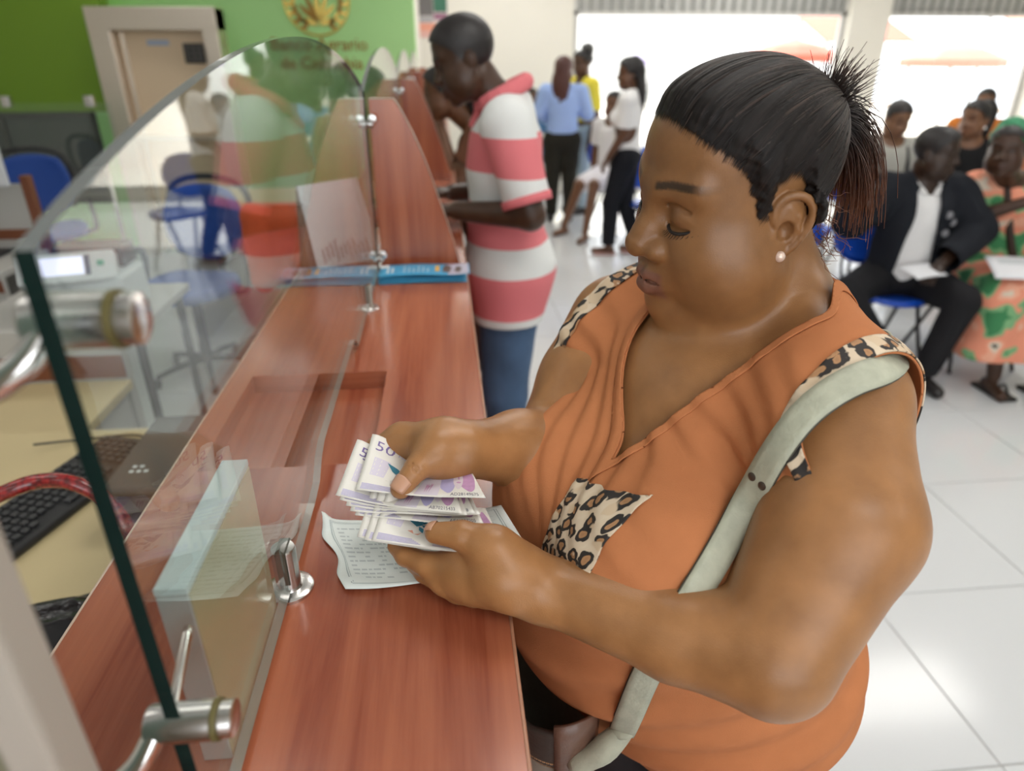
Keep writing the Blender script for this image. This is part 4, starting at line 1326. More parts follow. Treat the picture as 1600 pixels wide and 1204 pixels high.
def skin_mat(name='skin', gloss=0.36):
    m = bpy.data.materials.new(name)
    nt, N, L, B = nodes_of(m)
    a = N.new('ShaderNodeAttribute'); a.attribute_name = 'tone'
    tc = N.new('ShaderNodeTexCoord')
    n = N.new('ShaderNodeTexNoise'); n.inputs['Scale'].default_value = 26; n.inputs['Detail'].default_value = 6
    L.new(tc.outputs['Object'], n.inputs['Vector'])
    r = ramp(N, [(.3, (.80, .78, .76)), (.7, (1.12, 1.12, 1.12))])
    L.new(n.outputs[0], r.inputs[0])
    mx = N.new('ShaderNodeMix'); mx.data_type = 'RGBA'; mx.blend_type = 'MULTIPLY'; mx.inputs[0].default_value = 1
    L.new(a.outputs['Color'], mx.inputs[6]); L.new(r.outputs[0], mx.inputs[7])
    L.new(mx.outputs[2], B.inputs['Base Color'])
    B.inputs['Roughness'].default_value = gloss
    B.inputs['Specular IOR Level'].default_value = 0.42
    n2 = N.new('ShaderNodeTexNoise'); n2.inputs['Scale'].default_value = 700; n2.inputs['Detail'].default_value = 2
    L.new(tc.outputs['Object'], n2.inputs['Vector'])
    b = N.new('ShaderNodeBump'); b.inputs['Strength'].default_value = .18; b.inputs['Distance'].default_value = .001
    L.new(n2.outputs[0], b.inputs['Height']); L.new(b.outputs[0], B.inputs['Normal'])
    return m

SKIN = skin_mat()
ORANGE = mat('orange_jersey', (.49, .185, .075), .85, noise=.10, nscale=40, bump=.25, bscale=900, spec=.15)
SOCK = None

def leopard_mat():
    m = bpy.data.materials.new('leopard_print')
    nt, N, L, B = nodes_of(m)
    at = N.new('ShaderNodeAttribute'); at.attribute_name = 'flow'
    nz = N.new('ShaderNodeTexNoise'); nz.inputs['Scale'].default_value = 75; nz.inputs['Detail'].default_value = 2
    L.new(at.outputs['Vector'], nz.inputs['Vector'])
    wb = N.new('ShaderNodeVectorMath'); wb.operation = 'MULTIPLY_ADD'
    L.new(nz.outputs['Color'], wb.inputs[0]); wb.inputs[1].default_value = (.013, .013, 0); L.new(at.outputs['Vector'], wb.inputs[2])
    vo = N.new('ShaderNodeTexVoronoi'); vo.voronoi_dimensions = '2D'; vo.inputs['Scale'].default_value = 56; vo.inputs['Randomness'].default_value = .75
    L.new(wb.outputs[0], vo.inputs['Vector'])
    r = ramp(N, [(0, (.33, .17, .075)), (.19, (.42, .22, .10)), (.23, (.018, .014, .012)), (.43, (.018, .014, .012)), (.47, (.62, .50, .36)), (1, (.68, .57, .43))])
    L.new(vo.outputs['Distance'], r.inputs[0])
    # rosettes are broken rings
    n3 = N.new('ShaderNodeTexNoise'); n3.inputs['Scale'].default_value = 52; n3.inputs['Detail'].default_value = 1
    L.new(at.outputs['Vector'], n3.inputs['Vector'])
    r3 = ramp(N, [(.60, (0, 0, 0)), (.64, (1, 1, 1))])
    L.new(n3.outputs[0], r3.inputs[0])
    mx = N.new('ShaderNodeMix'); mx.data_type = 'RGBA'
    L.new(r3.outputs[0], mx.inputs[0]); L.new(r.outputs[0], mx.inputs[6]); mx.inputs[7].default_value = (.60, .46, .31, 1)
    L.new(mx.outputs[2], B.inputs['Base Color'])
    B.inputs['Roughness'].default_value = .7
    return m
LEOPARD = leopard_mat()

def make_customer():
    root = empty('person', (W_O[0], W_O[1], 0), 'woman in an orange sleeveless top counting banknotes at the counter', 'person')
    # ---- joints
    Ls, Le, Lw = W(.150, .030, 1.308), P(1205, 1018, .590), P(842, 918, .665)
    Rs, Re, Rw = W(-.180, .050, 1.285), P(872, 700, .875), P(722, 702, .745)
    torso = Body()
    E = lambda c, r, k=.05, sub=False: torso.ell(W(*c), r, W_R, k, sub)
    E((.01, .02, .90), (.220, .195, .16))
    E((.01, .085, 1.03), (.205, .215, .16), .06)
    E((.0, .035, 1.16), (.182, .155, .17), .06)
    E((0, .015, 1.27), (.160, .122, .10), .06)
    for x in (-1, 1):
        torso.rc(W(x * .03, -.02, 1.375), W(x * .150, .01, 1.320), .046, .050, .05)
        E((.022 + x * .078, .165, 1.138), (.102, .118, .102), .05)
    torso.rc(W(0, -.015, 1.33), HEAD_O + HEAD_R @ V3(0, -.025, -.045), .066, .060, .035)
    body = torso.copy()
    # ---- arms
    mid = (Ls * .58 + Le * .42) + W_L * .030 + W_F * -.008
    body.rc(Ls, mid, .068, .0685, .03).rc(mid, Le, .0685, .055, .012)
    fm = Le * .62 + Lw * .38 + V3(0, 0, -.009)
    body.rc(Le, fm, .055, .042, .006).rc(fm, Lw, .042, .029, .012)
    midr = (Rs + Re) / 2
    body.rc(Rs, midr, .072, .070, .03).rc(midr, Re, .070, .058, .012)
    fmr = Re * .55 + Rw * .45
    body.rc(Re, fmr, .054, .046, .015).rc(fmr, Rw, .046, .028, .012)
    # ---- legs and feet
    for x in (-1, 1):
        body.rc(W(x * .095, 0, .86), W(x * .10, .01, .47), .105, .065, .04).rc(W(x * .10, .01, .47), W(x * .10, -.01, .09), .06, .04, .02)
        body.rc(W(x * .10, -.03, .045), W(x * .11, .13, .035), .042, .032, .02)
    hands = Body()
    # left hand, under and around the near edge of the notes
    q = P
    for B in (body, hands):
        pal = [Lw, q(795, 905, .662)]
        B.rc(Lw, q(790, 895, .655), .029, .030, .02)
        B.rc(q(790, 900, .655), q(722, 884, .672), .028, .019, .015)
        B.rc(q(795, 905, .662), q(735, 912, .668), .026, .019, .015)
        B.chain([q(722, 882, .672), q(668, 882, .686), q(634, 868, .698), q(618, 853, .708)], [.0155, .0125, .0105, .0085], .012)
        B.chain([q(728, 897, .668), q(694, 908, .680), q(664, 893, .700), q(645, 878, .715)], [.0155, .0135, .011, .009], .012)
        B.chain([q(742, 912, .668), q(716, 922, .686), q(692, 905, .706), q(676, 890, .722)], [.015, .0125, .0105, .0085], .012)
        B.chain([q(762, 925, .672), q(742, 931, .690), q(722, 914, .706), q(708, 898, .720)], [.0135, .011, .0095, .008], .012)
        B.rc(q(800, 890, .655), q(770, 852, .650), .026, .0175, .02)
        B.chain([q(775, 855, .650), q(722, 836, .652), q(680, 832, .660)], [.0175, .0140, .0105], .014)
        # right hand, thumb on top of the notes, fingers beneath
        B.rc(Rw, q(690, 698, .740), .028, .029, .02)
        B.rc(q(690, 690, .745), q(628, 684, .756), .025, .0165, .015)
        B.rc(q(695, 712, .750), q(650, 712, .772), .028, .018, .015)
        B.chain([q(628, 684, .756), q(588, 700, .752), q(593, 728, .750), q(606, 748, .744)], [.0150, .0120, .0105, .0085], .012)
        B.chain([q(640, 694, .764), q(612, 708, .760), q(615, 736, .756), q(628, 756, .750)], [.0150, .0125, .0105, .0085], .010)
        B.chain([q(655, 706, .772), q(636, 724, .768), q(642, 748, .762), q(652, 764, .756)], [.0150, .0120, .0100, .0085], .010)
        B.chain([q(672, 722, .776), q(656, 740, .770), q(662, 758, .764), q(672, 770, .760)], [.0130, .0110, .0095, .008], .010)
        B.rc(q(700, 715, .738), q(680, 712, .722), .026, .018, .02)
        B.chain([q(683, 700, .722), q(652, 730, .706), q(626, 763, .698)], [.0165, .0128, .0108], .014)
        for dx_ in (-3, 0, 3):
            m0 = q(649 - dx_ * .7, 733 + dx_, .6925); wv = np.cross(q(683, 700, .722) - q(626, 763, .698), _CF); wv = wv / np.linalg.norm(wv) * .0075
            B.rc(m0 - wv + _CF * .004, m0, .0007, .0007, .0016, True).rc(m0, m0 + wv + _CF * .004, .0007, .0007, .0016, True)
    # ---- the head
    hd = Body()
    head_ops(hd, HEAD_R, HEAD_O, 1.0, 1.18)
    body.ops += hd.ops
    body.rc(HEAD_O + HEAD_R @ V3(0, .03, -.105), W(0, .04, 1.345), .045, .05, .03)
    Tn = lambda V: (V - HEAD_O) @ HEAD_R
    nk_c, nk_n = W(0, 0, 1.375), V3(0, 0, 1)
    # one skin: body grid, finer grids over head and hands, cut on common planes
    V, F = body.mesh(.0042, lo=V3(-1, -1, 0), hi=V3(2, 2, 1.62))
    def g_head(V): return .150 - np.linalg.norm(V - HEAD_O, axis=1)
    def g_hand(V):
        l = V @ V3(1, .12, 0)
        return .115 - l
    keep = np.minimum(-g_head(V) + .001, np.where(V[:, 2] > 1.05, -g_hand(V) + .002, 1))
    parts = [clip(V, F, keep)]
    V, F = body.mesh(.0018, lo=HEAD_O - .156, hi=HEAD_O + .156)
    nh0 = None
    parts.append(clip(V, F, g_head(V)))
    V, F = body.mesh(.0017, lo=V3(-.16, .44, 1.08), hi=V3(.08, .80, 1.30))
    parts.append(clip(V, F, g_hand(V)))
    V, F = join_arrays(parts)
    F = np.concatenate(F)
    # ---- the skin's own colour, with shade painted over the face
    h = Tn(V)
    x, y, z = np.abs(h[:, 0]), h[:, 1], h[:, 2]
    tone = np.tile(V3(.335, .158, .060), (len(V), 1))
    face = sstep(-.16, -.02, z) * (V[:, 2] > 1.3)
    tone = tone * (1 - .30 * face[:, None])  # painted shade: the face turns towards the dim tellers' side
    def blend(mask, col): tone[:] = tone * (1 - mask[:, None]) + np.array(col) * mask[:, None]
    lip = sstep(.0305, .0225, x) * sstep(-.0795, -.0715, z) * sstep(-.0425 , -.0475, z + .18 * x * 0) * sstep(.083, .089, y)
    blend(lip * .75, (.17, .070, .055))
    lid = np.exp(-(((x - .033) / .019) ** 2 + ((z - .018) / .013) ** 2)) * (y > .055)
    blend(lid * .35, (.17, .075, .033))
    brow_c = .0465 + .0040 * sstep(.014, .036, x) - .0020 * sstep(.05, .064, x)
    brow = sstep(.0052, .0024, np.abs(z - brow_c) + .0007 * (vnoise(h, 3, 700) )) * sstep(.0125, .018, x) * sstep(.066, .050, x) * (y > .04)
    blend(brow * .9, (.022, .014, .010))
    lash = None
    hand = (h[:, 2] < -.15) & (V[:, 0] < .09)
    # paler palms and finger undersides
    tone[hand] *= 1.04
    o = mesh_np('body', V, F, SKIN, root, attr={'tone': tone})

    # ---- eyelashes
    dark = mat('lash', (.012, .009, .008), .6)
    for sx in (-1, 1):
        segs = []
        pts = spline([(sx * .0165, .0868, .0070), (sx * .023, .0905, .0043), (sx * .033, .0918, .0026), (sx * .045, .0868, .0046), (sx * .0575, .0730, .0098)], 15)
        segs.append(tube_arrays([HEAD_O + HEAD_R @ p for p in pts], [.0008] + [.0017] * 13 + [.0007], 6))
        for i in range(26):
            p = pts[min(14, int(i / 25 * 14))] + V3(0, 0, 0)
            d = V3(sx * (.3 if i > 12 else .05), 1.0, -.75); d /= np.linalg.norm(d)
            q0 = p + V3(0, .001, -.001); q1 = q0 + d * .0045; q2 = q1 + (d + V3(0, 0, .5)) * .0028
            segs.append(tube_arrays([HEAD_O + HEAD_R @ a for a in (q0, q1, q2)], [.00035, .0003, .0001], 3, False))
        Vv, Ff = join_arrays(segs)
        mesh_np('eyelashes', Vv, Ff, dark, root)
    # ---- thumb nails
    nail = mat('nail', (.50, .27, .17), .28)
    def nailpatch(c, ax, nrm, ln, wd):
        ax = ax / np.linalg.norm(ax); nrm = nrm - ax * (nrm @ ax); nrm /= np.linalg.norm(nrm); sd = np.cross(ax, nrm)
        vv, n1, n2 = [], 9, 9
        for i in range(n1):
            for j in range(n2):
                a, b = i / (n1 - 1) * 2 - 1, j / (n2 - 1) * 2 - 1
                sq = math.sqrt(max(0, 1 - .42 * b * b)) ; sw = math.sqrt(max(0, 1 - .30 * a * a))
                vv.append(c + ax * a * ln * sq + sd * b * wd * sw - nrm * (b * b * wd * .62 + .12 * a * a * ln))
        vv = np.array(vv)
        i, j = np.meshgrid(np.arange(n1 - 1), np.arange(n2 - 1), indexing='ij')
        b = (i * n2 + j).ravel()
        vv = snap(body, vv, .0006)[0]
        return mesh_np('thumbnail', vv, np.stack([b, b + 1, b + n2 + 1, b + n2], 1), nail, root)
    t1, t0 = P(626, 763, .698), P(652, 730, .706)
    n0 = W_F * -.1 + V3(.0, -.35, .9)
    thicken(nailpatch(t1 + (t1 - t0) * .05 + n0 / np.linalg.norm(n0) * .0108, t1 - t0, n0, .0082, .0072), .0006, 1)
    t1, t0 = P(680, 832, .660), P(722, 836, .652)
    n0 = V3(-.25, .25, .9)
    thicken(nailpatch(t1 + (t1 - t0) * .12 + n0 / np.linalg.norm(n0) * .0105, t1 - t0, n0, .0078, .0072), .0006, 1)

    # ---- orange top
    sh = torso.copy()
    sh.ops = [p for p in sh.ops]
    sh.rc(Ls, Ls * .6 + mid * .4, .075, .076, .03)
    sh.rc(Rs, Rs * .6 + midr * .4, .077, .077, .03)
    def shirt_post(off, seed=5):
        def f(d, ax):
            g = np.stack(np.meshgrid(*[a[::1] for a in ax], indexing='ij'), -1).reshape(-1, 3) if False else None
            X = ax[0][:, None, None]; Y = ax[1][None, :, None]; Z = ax[2][None, None, :]
            lx = (X - W_O[0]) * W_L[0] + (Y - W_O[1]) * W_L[1]
            fx = (X - W_O[0]) * W_F[0] + (Y - W_O[1]) * W_F[1]
            # soft folds: diagonal pulls over the bust, horizontal rolls at the waist
            fold = .0016 * np.sin((lx * .9 + Z * 1.15) * 190 + 3 * np.sin(lx * 26)) * sstep(1.12, 1.24, Z) * sstep(.05, .12, fx)
            fold = fold + .0032 * np.sin(Z * 92 + 2.2 * np.sin(lx * 17 + 1) + fx * 22) * sstep(1.12, 1.02, Z)
            return d - off - fold
        return f
    def shirt_g(V):
        l, f, u = W_loc(V)
        l0 = .040
        v = 1.236 + np.where(l > l0, 2.1, 1.05) * np.abs(l - l0) - u
        back = np.maximum(1.395 - u, np.abs(l) - .080)
        w = sstep(-.03, .03, f)
        neck = v * w * .6 + np.where(w < 1, back, 0) * (1 - w)
        hem = u - .70
        return np.minimum(neck, hem), l, f, u
    def armhole(V):
        l, f, u = W_loc(V)
        gl = .186 + .30 * np.maximum(1.27 - u, 0) + 2.0 * np.maximum(1.17 - u, 0) + .75 * np.maximum(f - .06, 0) * sstep(1.345, 1.27, u) - l
        gr = .166 + .40 * np.maximum(1.25 - u, 0) + 2.0 * np.maximum(1.15 - u, 0) + l
        return gl, gr
    V, F = sh.mesh(.0036, lo=V3(-1, -1, .68), hi=V3(2, 2, 1.46), post=shirt_post(.005))
    g, l, f, u = shirt_g(V)
    gl, gr = armhole(V)
    g = np.minimum(g, np.minimum(gl, gr))
    V, F = clip(V, F, g)
    top = mesh_np('sleeveless_top', V, F, ORANGE, root)
    thicken(top, .0022, 1)
    # neckline facing and leopard arm bindings
    V, F = sh.mesh(.0036, lo=V3(-1, -1, .68), hi=V3(2, 2, 1.46), post=shirt_post(.0078))
    g, l, f, u = shirt_g(V)
    gl, gr = armhole(V)
    neckband = np.minimum(np.minimum(g + .0005, .011 - g), np.minimum(np.minimum(gl, gr) - .002, u - 1.15))
    Vn, Fn = clip(V, F, neckband)
    thicken(mesh_np('neck_band', Vn, Fn, ORANGE, root), .0012, 1)
    for nm, ga in (('arm_binding', gl), ('arm_binding', gr)):
        band = np.minimum(np.minimum(ga + .001, .020 - ga), np.minimum(g + .001, u - 1.0))
        fl = np.stack([l + .3 * f, u * .6 + f, f], 1)
        Vb, Fb, ab = clip(V, F, band, {'flow': fl})
        thicken(mesh_np(nm, Vb, Fb, LEOPARD, root, attr=ab), .0016, 1)
    # leopard pocket
    px = (l - .080); pz = (u - 1.166) * 1.15
    a, b = px + .12 * pz, pz - .34 * px
    pg = np.minimum(np.minimum(.047 - np.abs(a), np.minimum(.075 - b, b + .080)), f - .02)
    Vp, Fp, ap = clip(V, F, pg, {'flow': np.stack([a, b, 0 * a], 1)})
    thicken(mesh_np('pocket', Vp, Fp, LEOPARD, root, attr=ap), .0012, 1)
    # ---- trousers and shoes (below the frame)
    tr = Body()
    tr.ell(W(0, -.01, .86), (.212, .185, .16), W_R)
    for x in (-1, 1):
        tr.rc(W(x * .095, 0, .84), W(x * .10, .01, .47), .114, .076, .04).rc(W(x * .10, .01, .47), W(x * .10, -.01, .10), .076, .058, .03)
    V, F = tr.mesh(.009)
    V, F = clip(V, F, np.minimum(V[:, 2] - .08, .90 - V[:, 2]))
    mesh_np('trousers', V, F, mat('dark_trousers', (.03, .03, .035), .8), root)
    for x in (-1, 1):
        b = Body().rc(W(x * .10, -.035, .045), W(x * .11, .14, .038), .047, .038, .02)
        V, F = b.mesh(.006); V, F = clip(V, F, V[:, 2] - .004)
        mesh_np('shoe', V, F, mat('shoe_black', (.02, .02, .02), .5), root)

    # ---- hair: slicked cap
    hc = Body(); hc.ops = [o for o in hd.ops]
    PB = V3(-.0, -.079, .070)       # where the ponytail is tied, head axes
    hl_y = [-.14, -.075, -.045, -.030, -.024, -.016, -.004, .008, .016, .024, .030, .040, .052, .070, .086, .12]
    hl_z = [-.075, -.072, -.055, -.020, .026, .040, .043, .036, .006, .004, .022, .050, .064, .078, .094, .10]
    def hair_g(h):
        zl = np.interp(h[:, 1] + .004 * vnoise(h, 9, 90), hl_y, hl_z)
        return h[:, 2] - zl
    def cap_post(d, ax):
        G = np.stack(np.meshgrid(*ax, indexing='ij'), -1).reshape(-1, 3)
        near = np.abs(d.ravel()) < .02
        hp = (G[near] - HEAD_O) @ HEAD_R
        gg = hair_g(hp)
        dist = np.linalg.norm(hp - PB, axis=1)
        ang = np.arctan2(hp[:, 0], (hp[:, 2] - PB[2]) * .6 + (hp[:, 1] - PB[1]) * .8)
        streak = .0006 * np.sin(ang * 46 + 4 * np.sin(ang * 9)) + .0004 * np.sin(ang * 110 + dist * 30)
        th = .0018 + .0080 * sstep(.004, .055, gg) + .012 * np.exp(-(dist / .03) ** 2) + streak * sstep(0, .03, gg) - .0012
        dd = d.ravel().copy(); dd[near] -= th
        return dd.reshape(d.shape)
    V, F = hc.mesh(.0024, lo=HEAD_O - V3(.15, .15, .12), hi=HEAD_O + V3(.16, .16, .19), post=cap_post)
    h = Tn(V); g = hair_g(h)
    dist = np.linalg.norm(h - PB, axis=1)
    ang = np.arctan2(h[:, 0], (h[:, 2] - PB[2]) * .6 + (h[:, 1] - PB[1]) * .8)
    fl = np.stack([np.cos(ang), np.sin(ang), dist * 1.2], 1)
    V, F, at = clip(V, F, g, {'flow': fl, 'edge': g})
    mesh_np('hair', V, F, HAIR, root, attr=at)
    # fine combed strands lying on the cap
    S0 = h[(g > .004) & ~((h[:, 1] > -.045) & (h[:, 1] < .045) & (h[:, 2] < .058))]; R4 = np.random.default_rng(21)
    st0 = S0[R4.integers(0, len(S0), 1100)]; n_ = 14
    tt = np.linspace(0, 1, n_)[None, :, None]; ln_ = (.25 + .55 * R4.random(len(st0)))[:, None, None]
    cc = V3(0, -.01, .03); d0 = st0 - cc; d1 = (PB - cc)
    r0 = np.linalg.norm(d0, axis=1)[:, None, None]; u0_ = d0[:, None, :] / r0; u1_ = (d1 / np.linalg.norm(d1))[None, None]
    om = np.arccos(np.clip((u0_ * u1_).sum(-1, keepdims=True), -1, 1)) + 1e-4; ta = tt * ln_
    dirs = (np.sin((1 - ta) * om) * u0_ + np.sin(ta * om) * u1_) / np.sin(om)
    pts_ = (cc + dirs * .10).reshape(-1, 3)
    wp_ = HEAD_O + pts_ @ HEAD_R.T
    for _ in range(5):
        dv = body_points(hd, wp_); wp_ = wp_ - ((wp_ - (HEAD_O + HEAD_R @ cc)) / np.linalg.norm(wp_ - (HEAD_O + HEAD_R @ cc), axis=1)[:, None]) * dv[:, None] * .9
    hp_ = (wp_ - HEAD_O) @ HEAD_R; gg_ = hair_g(hp_); rd_ = np.linalg.norm(hp_ - PB, axis=1)
    of_ = .0018 - .0012 + .0080 * sstep(.004, .055, gg_) + .012 * np.exp(-(rd_ / .03) ** 2) + .0004
    wp_ = wp_ + (wp_ - (HEAD_O + HEAD_R @ cc)) / np.linalg.norm(wp_ - (HEAD_O + HEAD_R @ cc), axis=1)[:, None] * of_[:, None]
    wp_ = wp_.reshape(-1, n_, 3)
    strands = [tube_arrays(p_, np.concatenate([[.00008], np.full(n_ - 2, .00034), [.0001]]), 3, False) for p_ in wp_]
    V2, F2 = join_arrays(strands)
    tag(mesh_np('combed_strands', V2, F2, HAIR_COMB, root, attr={'edge': np.repeat(R4.random(len(wp_)), n_ * 3)}), kind='stuff')
    # ponytail of loose strands, their brown ends lightened in colour as window backlight
    strands = []
    tie = HEAD_O + HEAD_R @ (PB + V3(0, -.012, .004))
    R2 = np.random.default_rng(4)
    for i in range(900):
        a = R2.random() * 2 * math.pi; rr = .012 * math.sqrt(R2.random())
        side = V3(rr * math.cos(a), 0, rr * math.sin(a))
        up_kind = R2.random()
        if up_kind < .30:      # short ends standing up from the tie
            d = V3(R2.normal() * .35, -.5 + R2.normal() * .35, .9 + R2.normal() * .25)
            ln = .030 + .035 * R2.random(); droop = .2
        elif up_kind < .62:    # middle fan pointing back
            d = V3(R2.normal() * .40, -1, .35 + R2.normal() * .35)
            ln = .040 + .028 * R2.random(); droop = 1.3
        else:                  # the fall
            d = V3(R2.normal() * .34, -.85, .22 + R2.normal() * .28)
            ln = .108 + .05 * R2.random(); droop = 2.6
        d = d / np.linalg.norm(d)
        p = PB + V3(0, -.010, .004) + side
        pts = [p]
        for s in range(8):
            d = d + V3(R2.normal() * .05, R2.normal() * .05 + (.02 if up_kind > .62 else 0), -droop * .16)
            d = d / np.linalg.norm(d)
            p = p + d * ln / 8
            pts.append(p)
        w = .00075 if up_kind > .3 else .0006
        strands.append(tube_arrays([HEAD_O + HEAD_R @ q for q in pts], np.linspace(w, w * .45, 9), 3, False))
    V, F = join_arrays(strands)
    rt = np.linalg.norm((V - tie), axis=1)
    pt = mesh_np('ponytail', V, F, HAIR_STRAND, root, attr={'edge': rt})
    # baby hairs at the nape
    strands = []
    for i in range(170):
        x0 = R2.uniform(-.05, .062); p = V3(x0, -.075 + R2.normal() * .006 - .0 * abs(x0), -.035 + R2.normal() * .02)
        d = V3(R2.normal() * .3, -.6, -.7); pts = [p]
        for s in range(5):
            d = d + R2.normal(size=3) * .35; d /= np.linalg.norm(d); p = p + d * .006; pts.append(p)
        strands.append(tube_arrays([HEAD_O + HEAD_R @ q for q in pts], np.linspace(.0005, .0002, 6), 3, False))
    V, F = join_arrays(strands)
    mesh_np('nape_hair', V, F, HAIR_STRAND, root, attr={'edge': np.full(len(V), .12)})
    # pearl stud
    for sx in (1,):
        c = HEAD_O + HEAD_R @ V3(sx * .0825, .002, -.0235)
        lathe('pearl_earring', c - HEAD_R @ V3(sx * .004, 0, 0), HEAD_R @ V3(sx, .15, 0), [(.0012, -.002), (.0032, 0), (.0050, .0016), (.0057, .0043), (.0050, .0070), (.0031, .0088), (.0008, .0096)],
              mat('pearl', (.78, .60, .50), .18, .25), root, 16)
    return root, sh, torso

def hair_mat(name, strand=False):
    m = bpy.data.materials.new(name)
    nt, N, L, B = nodes_of(m)
    if strand:
        at = N.new('ShaderNodeAttribute'); at.attribute_name = 'edge'
        r = ramp(N, [(0, (.012, .008, .007)), (.035 / .2, (.020, .011, .008)), (.5, (.12, .040, .016)), (1, (.30, .10, .035))])  # backlight painted in: colour warms from the tie to the ends
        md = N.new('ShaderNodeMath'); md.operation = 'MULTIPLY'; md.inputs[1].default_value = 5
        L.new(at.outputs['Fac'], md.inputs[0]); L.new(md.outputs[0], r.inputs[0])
        L.new(r.outputs[0], B.inputs['Base Color'])
        B.inputs['Roughness'].default_value = .45
        B.inputs['Transmission Weight'].default_value = .0
        return m
    at = N.new('ShaderNodeAttribute'); at.attribute_name = 'flow'
    mp = N.new('ShaderNodeMapping'); mp.inputs['Scale'].default_value = (34, 34, 9)
    L.new(at.outputs['Vector'], mp.inputs[0])
    n = N.new('ShaderNodeTexNoise'); n.inputs['Scale'].default_value = 1.6; n.inputs['Detail'].default_value = 8; n.inputs['Roughness'].default_value = .75
    L.new(mp.outputs[0], n.inputs['Vector'])
    r = ramp(N, [(.35, (.004, .003, .003)), (.54, (.011, .008, .007)), (.70, (.034, .023, .019))])
    L.new(n.outputs[0], r.inputs[0])
    L.new(r.outputs[0], B.inputs['Base Color'])
    B.inputs['Roughness'].default_value = .46
    B.inputs['Specular IOR Level'].default_value = .22
    b = N.new('ShaderNodeBump'); b.inputs['Strength'].default_value = .55; b.inputs['Distance'].default_value = .002
    L.new(n.outputs[0], b.inputs['Height']); L.new(b.outputs[0], B.inputs['Normal'])
    ed = N.new('ShaderNodeAttribute'); ed.attribute_name = 'edge'
    m2 = N.new('ShaderNodeMapping'); m2.inputs['Scale'].default_value = (90, 90, 16); L.new(at.outputs['Vector'], m2.inputs[0])
    n2 = N.new('ShaderNodeTexNoise'); n2.inputs['Scale'].default_value = 1.5; n2.inputs['Detail'].default_value = 3; L.new(m2.outputs[0], n2.inputs['Vector'])
    e1 = N.new('ShaderNodeMapRange'); e1.inputs['From Min'].default_value = .0; e1.inputs['From Max'].default_value = .026; e1.inputs['To Min'].default_value = -.45; e1.inputs['To Max'].default_value = .75
    L.new(ed.outputs['Fac'], e1.inputs['Value'])
    sm = N.new('ShaderNodeMath'); sm.operation = 'ADD'; sm.use_clamp = True; L.new(e1.outputs[0], sm.inputs[0]); L.new(n2.outputs[0], sm.inputs[1])
    sp_ = N.new('ShaderNodeMapRange'); sp_.inputs['From Min'].default_value = .30; sp_.inputs['From Max'].default_value = .70; L.new(sm.outputs[0], sp_.inputs['Value'])
    L.new(sp_.outputs[0], B.inputs['Alpha'])
    return m
def comb_mat():
    m = bpy.data.materials.new('combed_hair'); nt, N, L, B = nodes_of(m)
    at = N.new('ShaderNodeAttribute'); at.attribute_name = 'edge'
    r = ramp(N, [(0, (.006, .005, .004)), (.6, (.022, .015, .012)), (1, (.085, .055, .042))]); L.new(at.outputs['Fac'], r.inputs[0]); L.new(r.outputs[0], B.inputs['Base Color'])
    B.inputs['Roughness'].default_value = .38
    return m
HAIR_COMB = comb_mat()
HAIR = hair_mat('slick_hair')
HAIR_STRAND = hair_mat('loose_hair', True)
WOMAN, W_SHIRT, W_TORSO = make_customer()
# ------------------------------------------------------------------ her shoulder bag
bagroot = empty('shoulder_bag', tuple(W(.0, .275, .66)), 'dark stitched leather shoulder bag on a worn pale green strap over her shoulder', 'bag')
STRAP = mat('worn_strap', (.42, .43, .33), .55, noise=.25, nscale=70, bump=.4, bscale=250)
STRAP_E = mat('strap_edge', (.06, .055, .04), .7)
LEATH = mat('dark_leather', (.055, .045, .038), .38, noise=.3, nscale=30, bump=.4, bscale=120)
LEATH_B = mat('brown_leather', (.14, .075, .052), .32, noise=.3, nscale=30, bump=.4, bscale=120)
CANV = mat('grey_canvas', (.34, .31, .25), .8, noise=.15, nscale=60)
THREAD = mat('tan_thread', (.40, .22, .10), .7)
path = [W(.105, -.105, 1.30), W(.125, -.06, 1.36), P(1392, 572, .66), P(1335, 592, .66), P(1262, 640, .65), P(1205, 715, .64), P(1160, 800, .63), P(1112, 885, .64), P(1068, 955, .66), W(.150, .215, 1.05), W(.142, .225, .985), W(.136, .230, .945)]
sp = spline(path, 70)
# lay the strap where it shows on her chest, then settle it on the cloth
Q = np.array(sp)
c0_ = V3(0, 0, CAM_H)
for i in range(70):
    if i < 13: continue
    r = sp[i] - c0_; r /= np.linalg.norm(r); s = .30
    for _ in range(90):
        dd = body_points(W_SHIRT, (c0_ + r * s)[None])[0] - .011
        if dd < .0006: break
        s += dd * .8
        if s > 1.5: break
    if s < 1.5: Q[i] = c0_ + r * s
Q, G = snap(W_SHIRT, Q, .011)
# where the strap leaves the body towards the bag it hangs free
t = np.linspace(0, 1, 70)[:, None]; fr = sstep(.97, 1.0, t)
Q = Q * (1 - fr) + sp * fr
for _ in range(6): Q[1:-1] = .25 * Q[:-2] + .5 * Q[1:-1] + .25 * Q[2:]
tg = np.gradient(Q, axis=0); tg /= np.linalg.norm(tg, axis=1)[:, None]
for _ in range(10): G[1:-1] = .25 * G[:-2] + .5 * G[1:-1] + .25 * G[2:]
G = G - tg * (G * tg).sum(1)[:, None]; G /= np.linalg.norm(G, axis=1)[:, None]
sd = np.cross(tg, G)
def ribbon(nm, hw, lift, t_, m, i0=0, i1=70):
    k = i1 - i0
    cols = [-1, -.5, 0, .5, 1]
    V = np.concatenate([Q[i0:i1] + sd[i0:i1] * hw * c + G[i0:i1] * (lift - .0008 * c * c) for c in cols])
    i, j = np.meshgrid(np.arange(4), np.arange(k - 1), indexing='ij'); b = (i * k + j).ravel()
    return thicken(mesh_np(nm, V, np.stack([b, b + 1, b + k + 1, b + k], 1), m, bagroot), t_, 0)
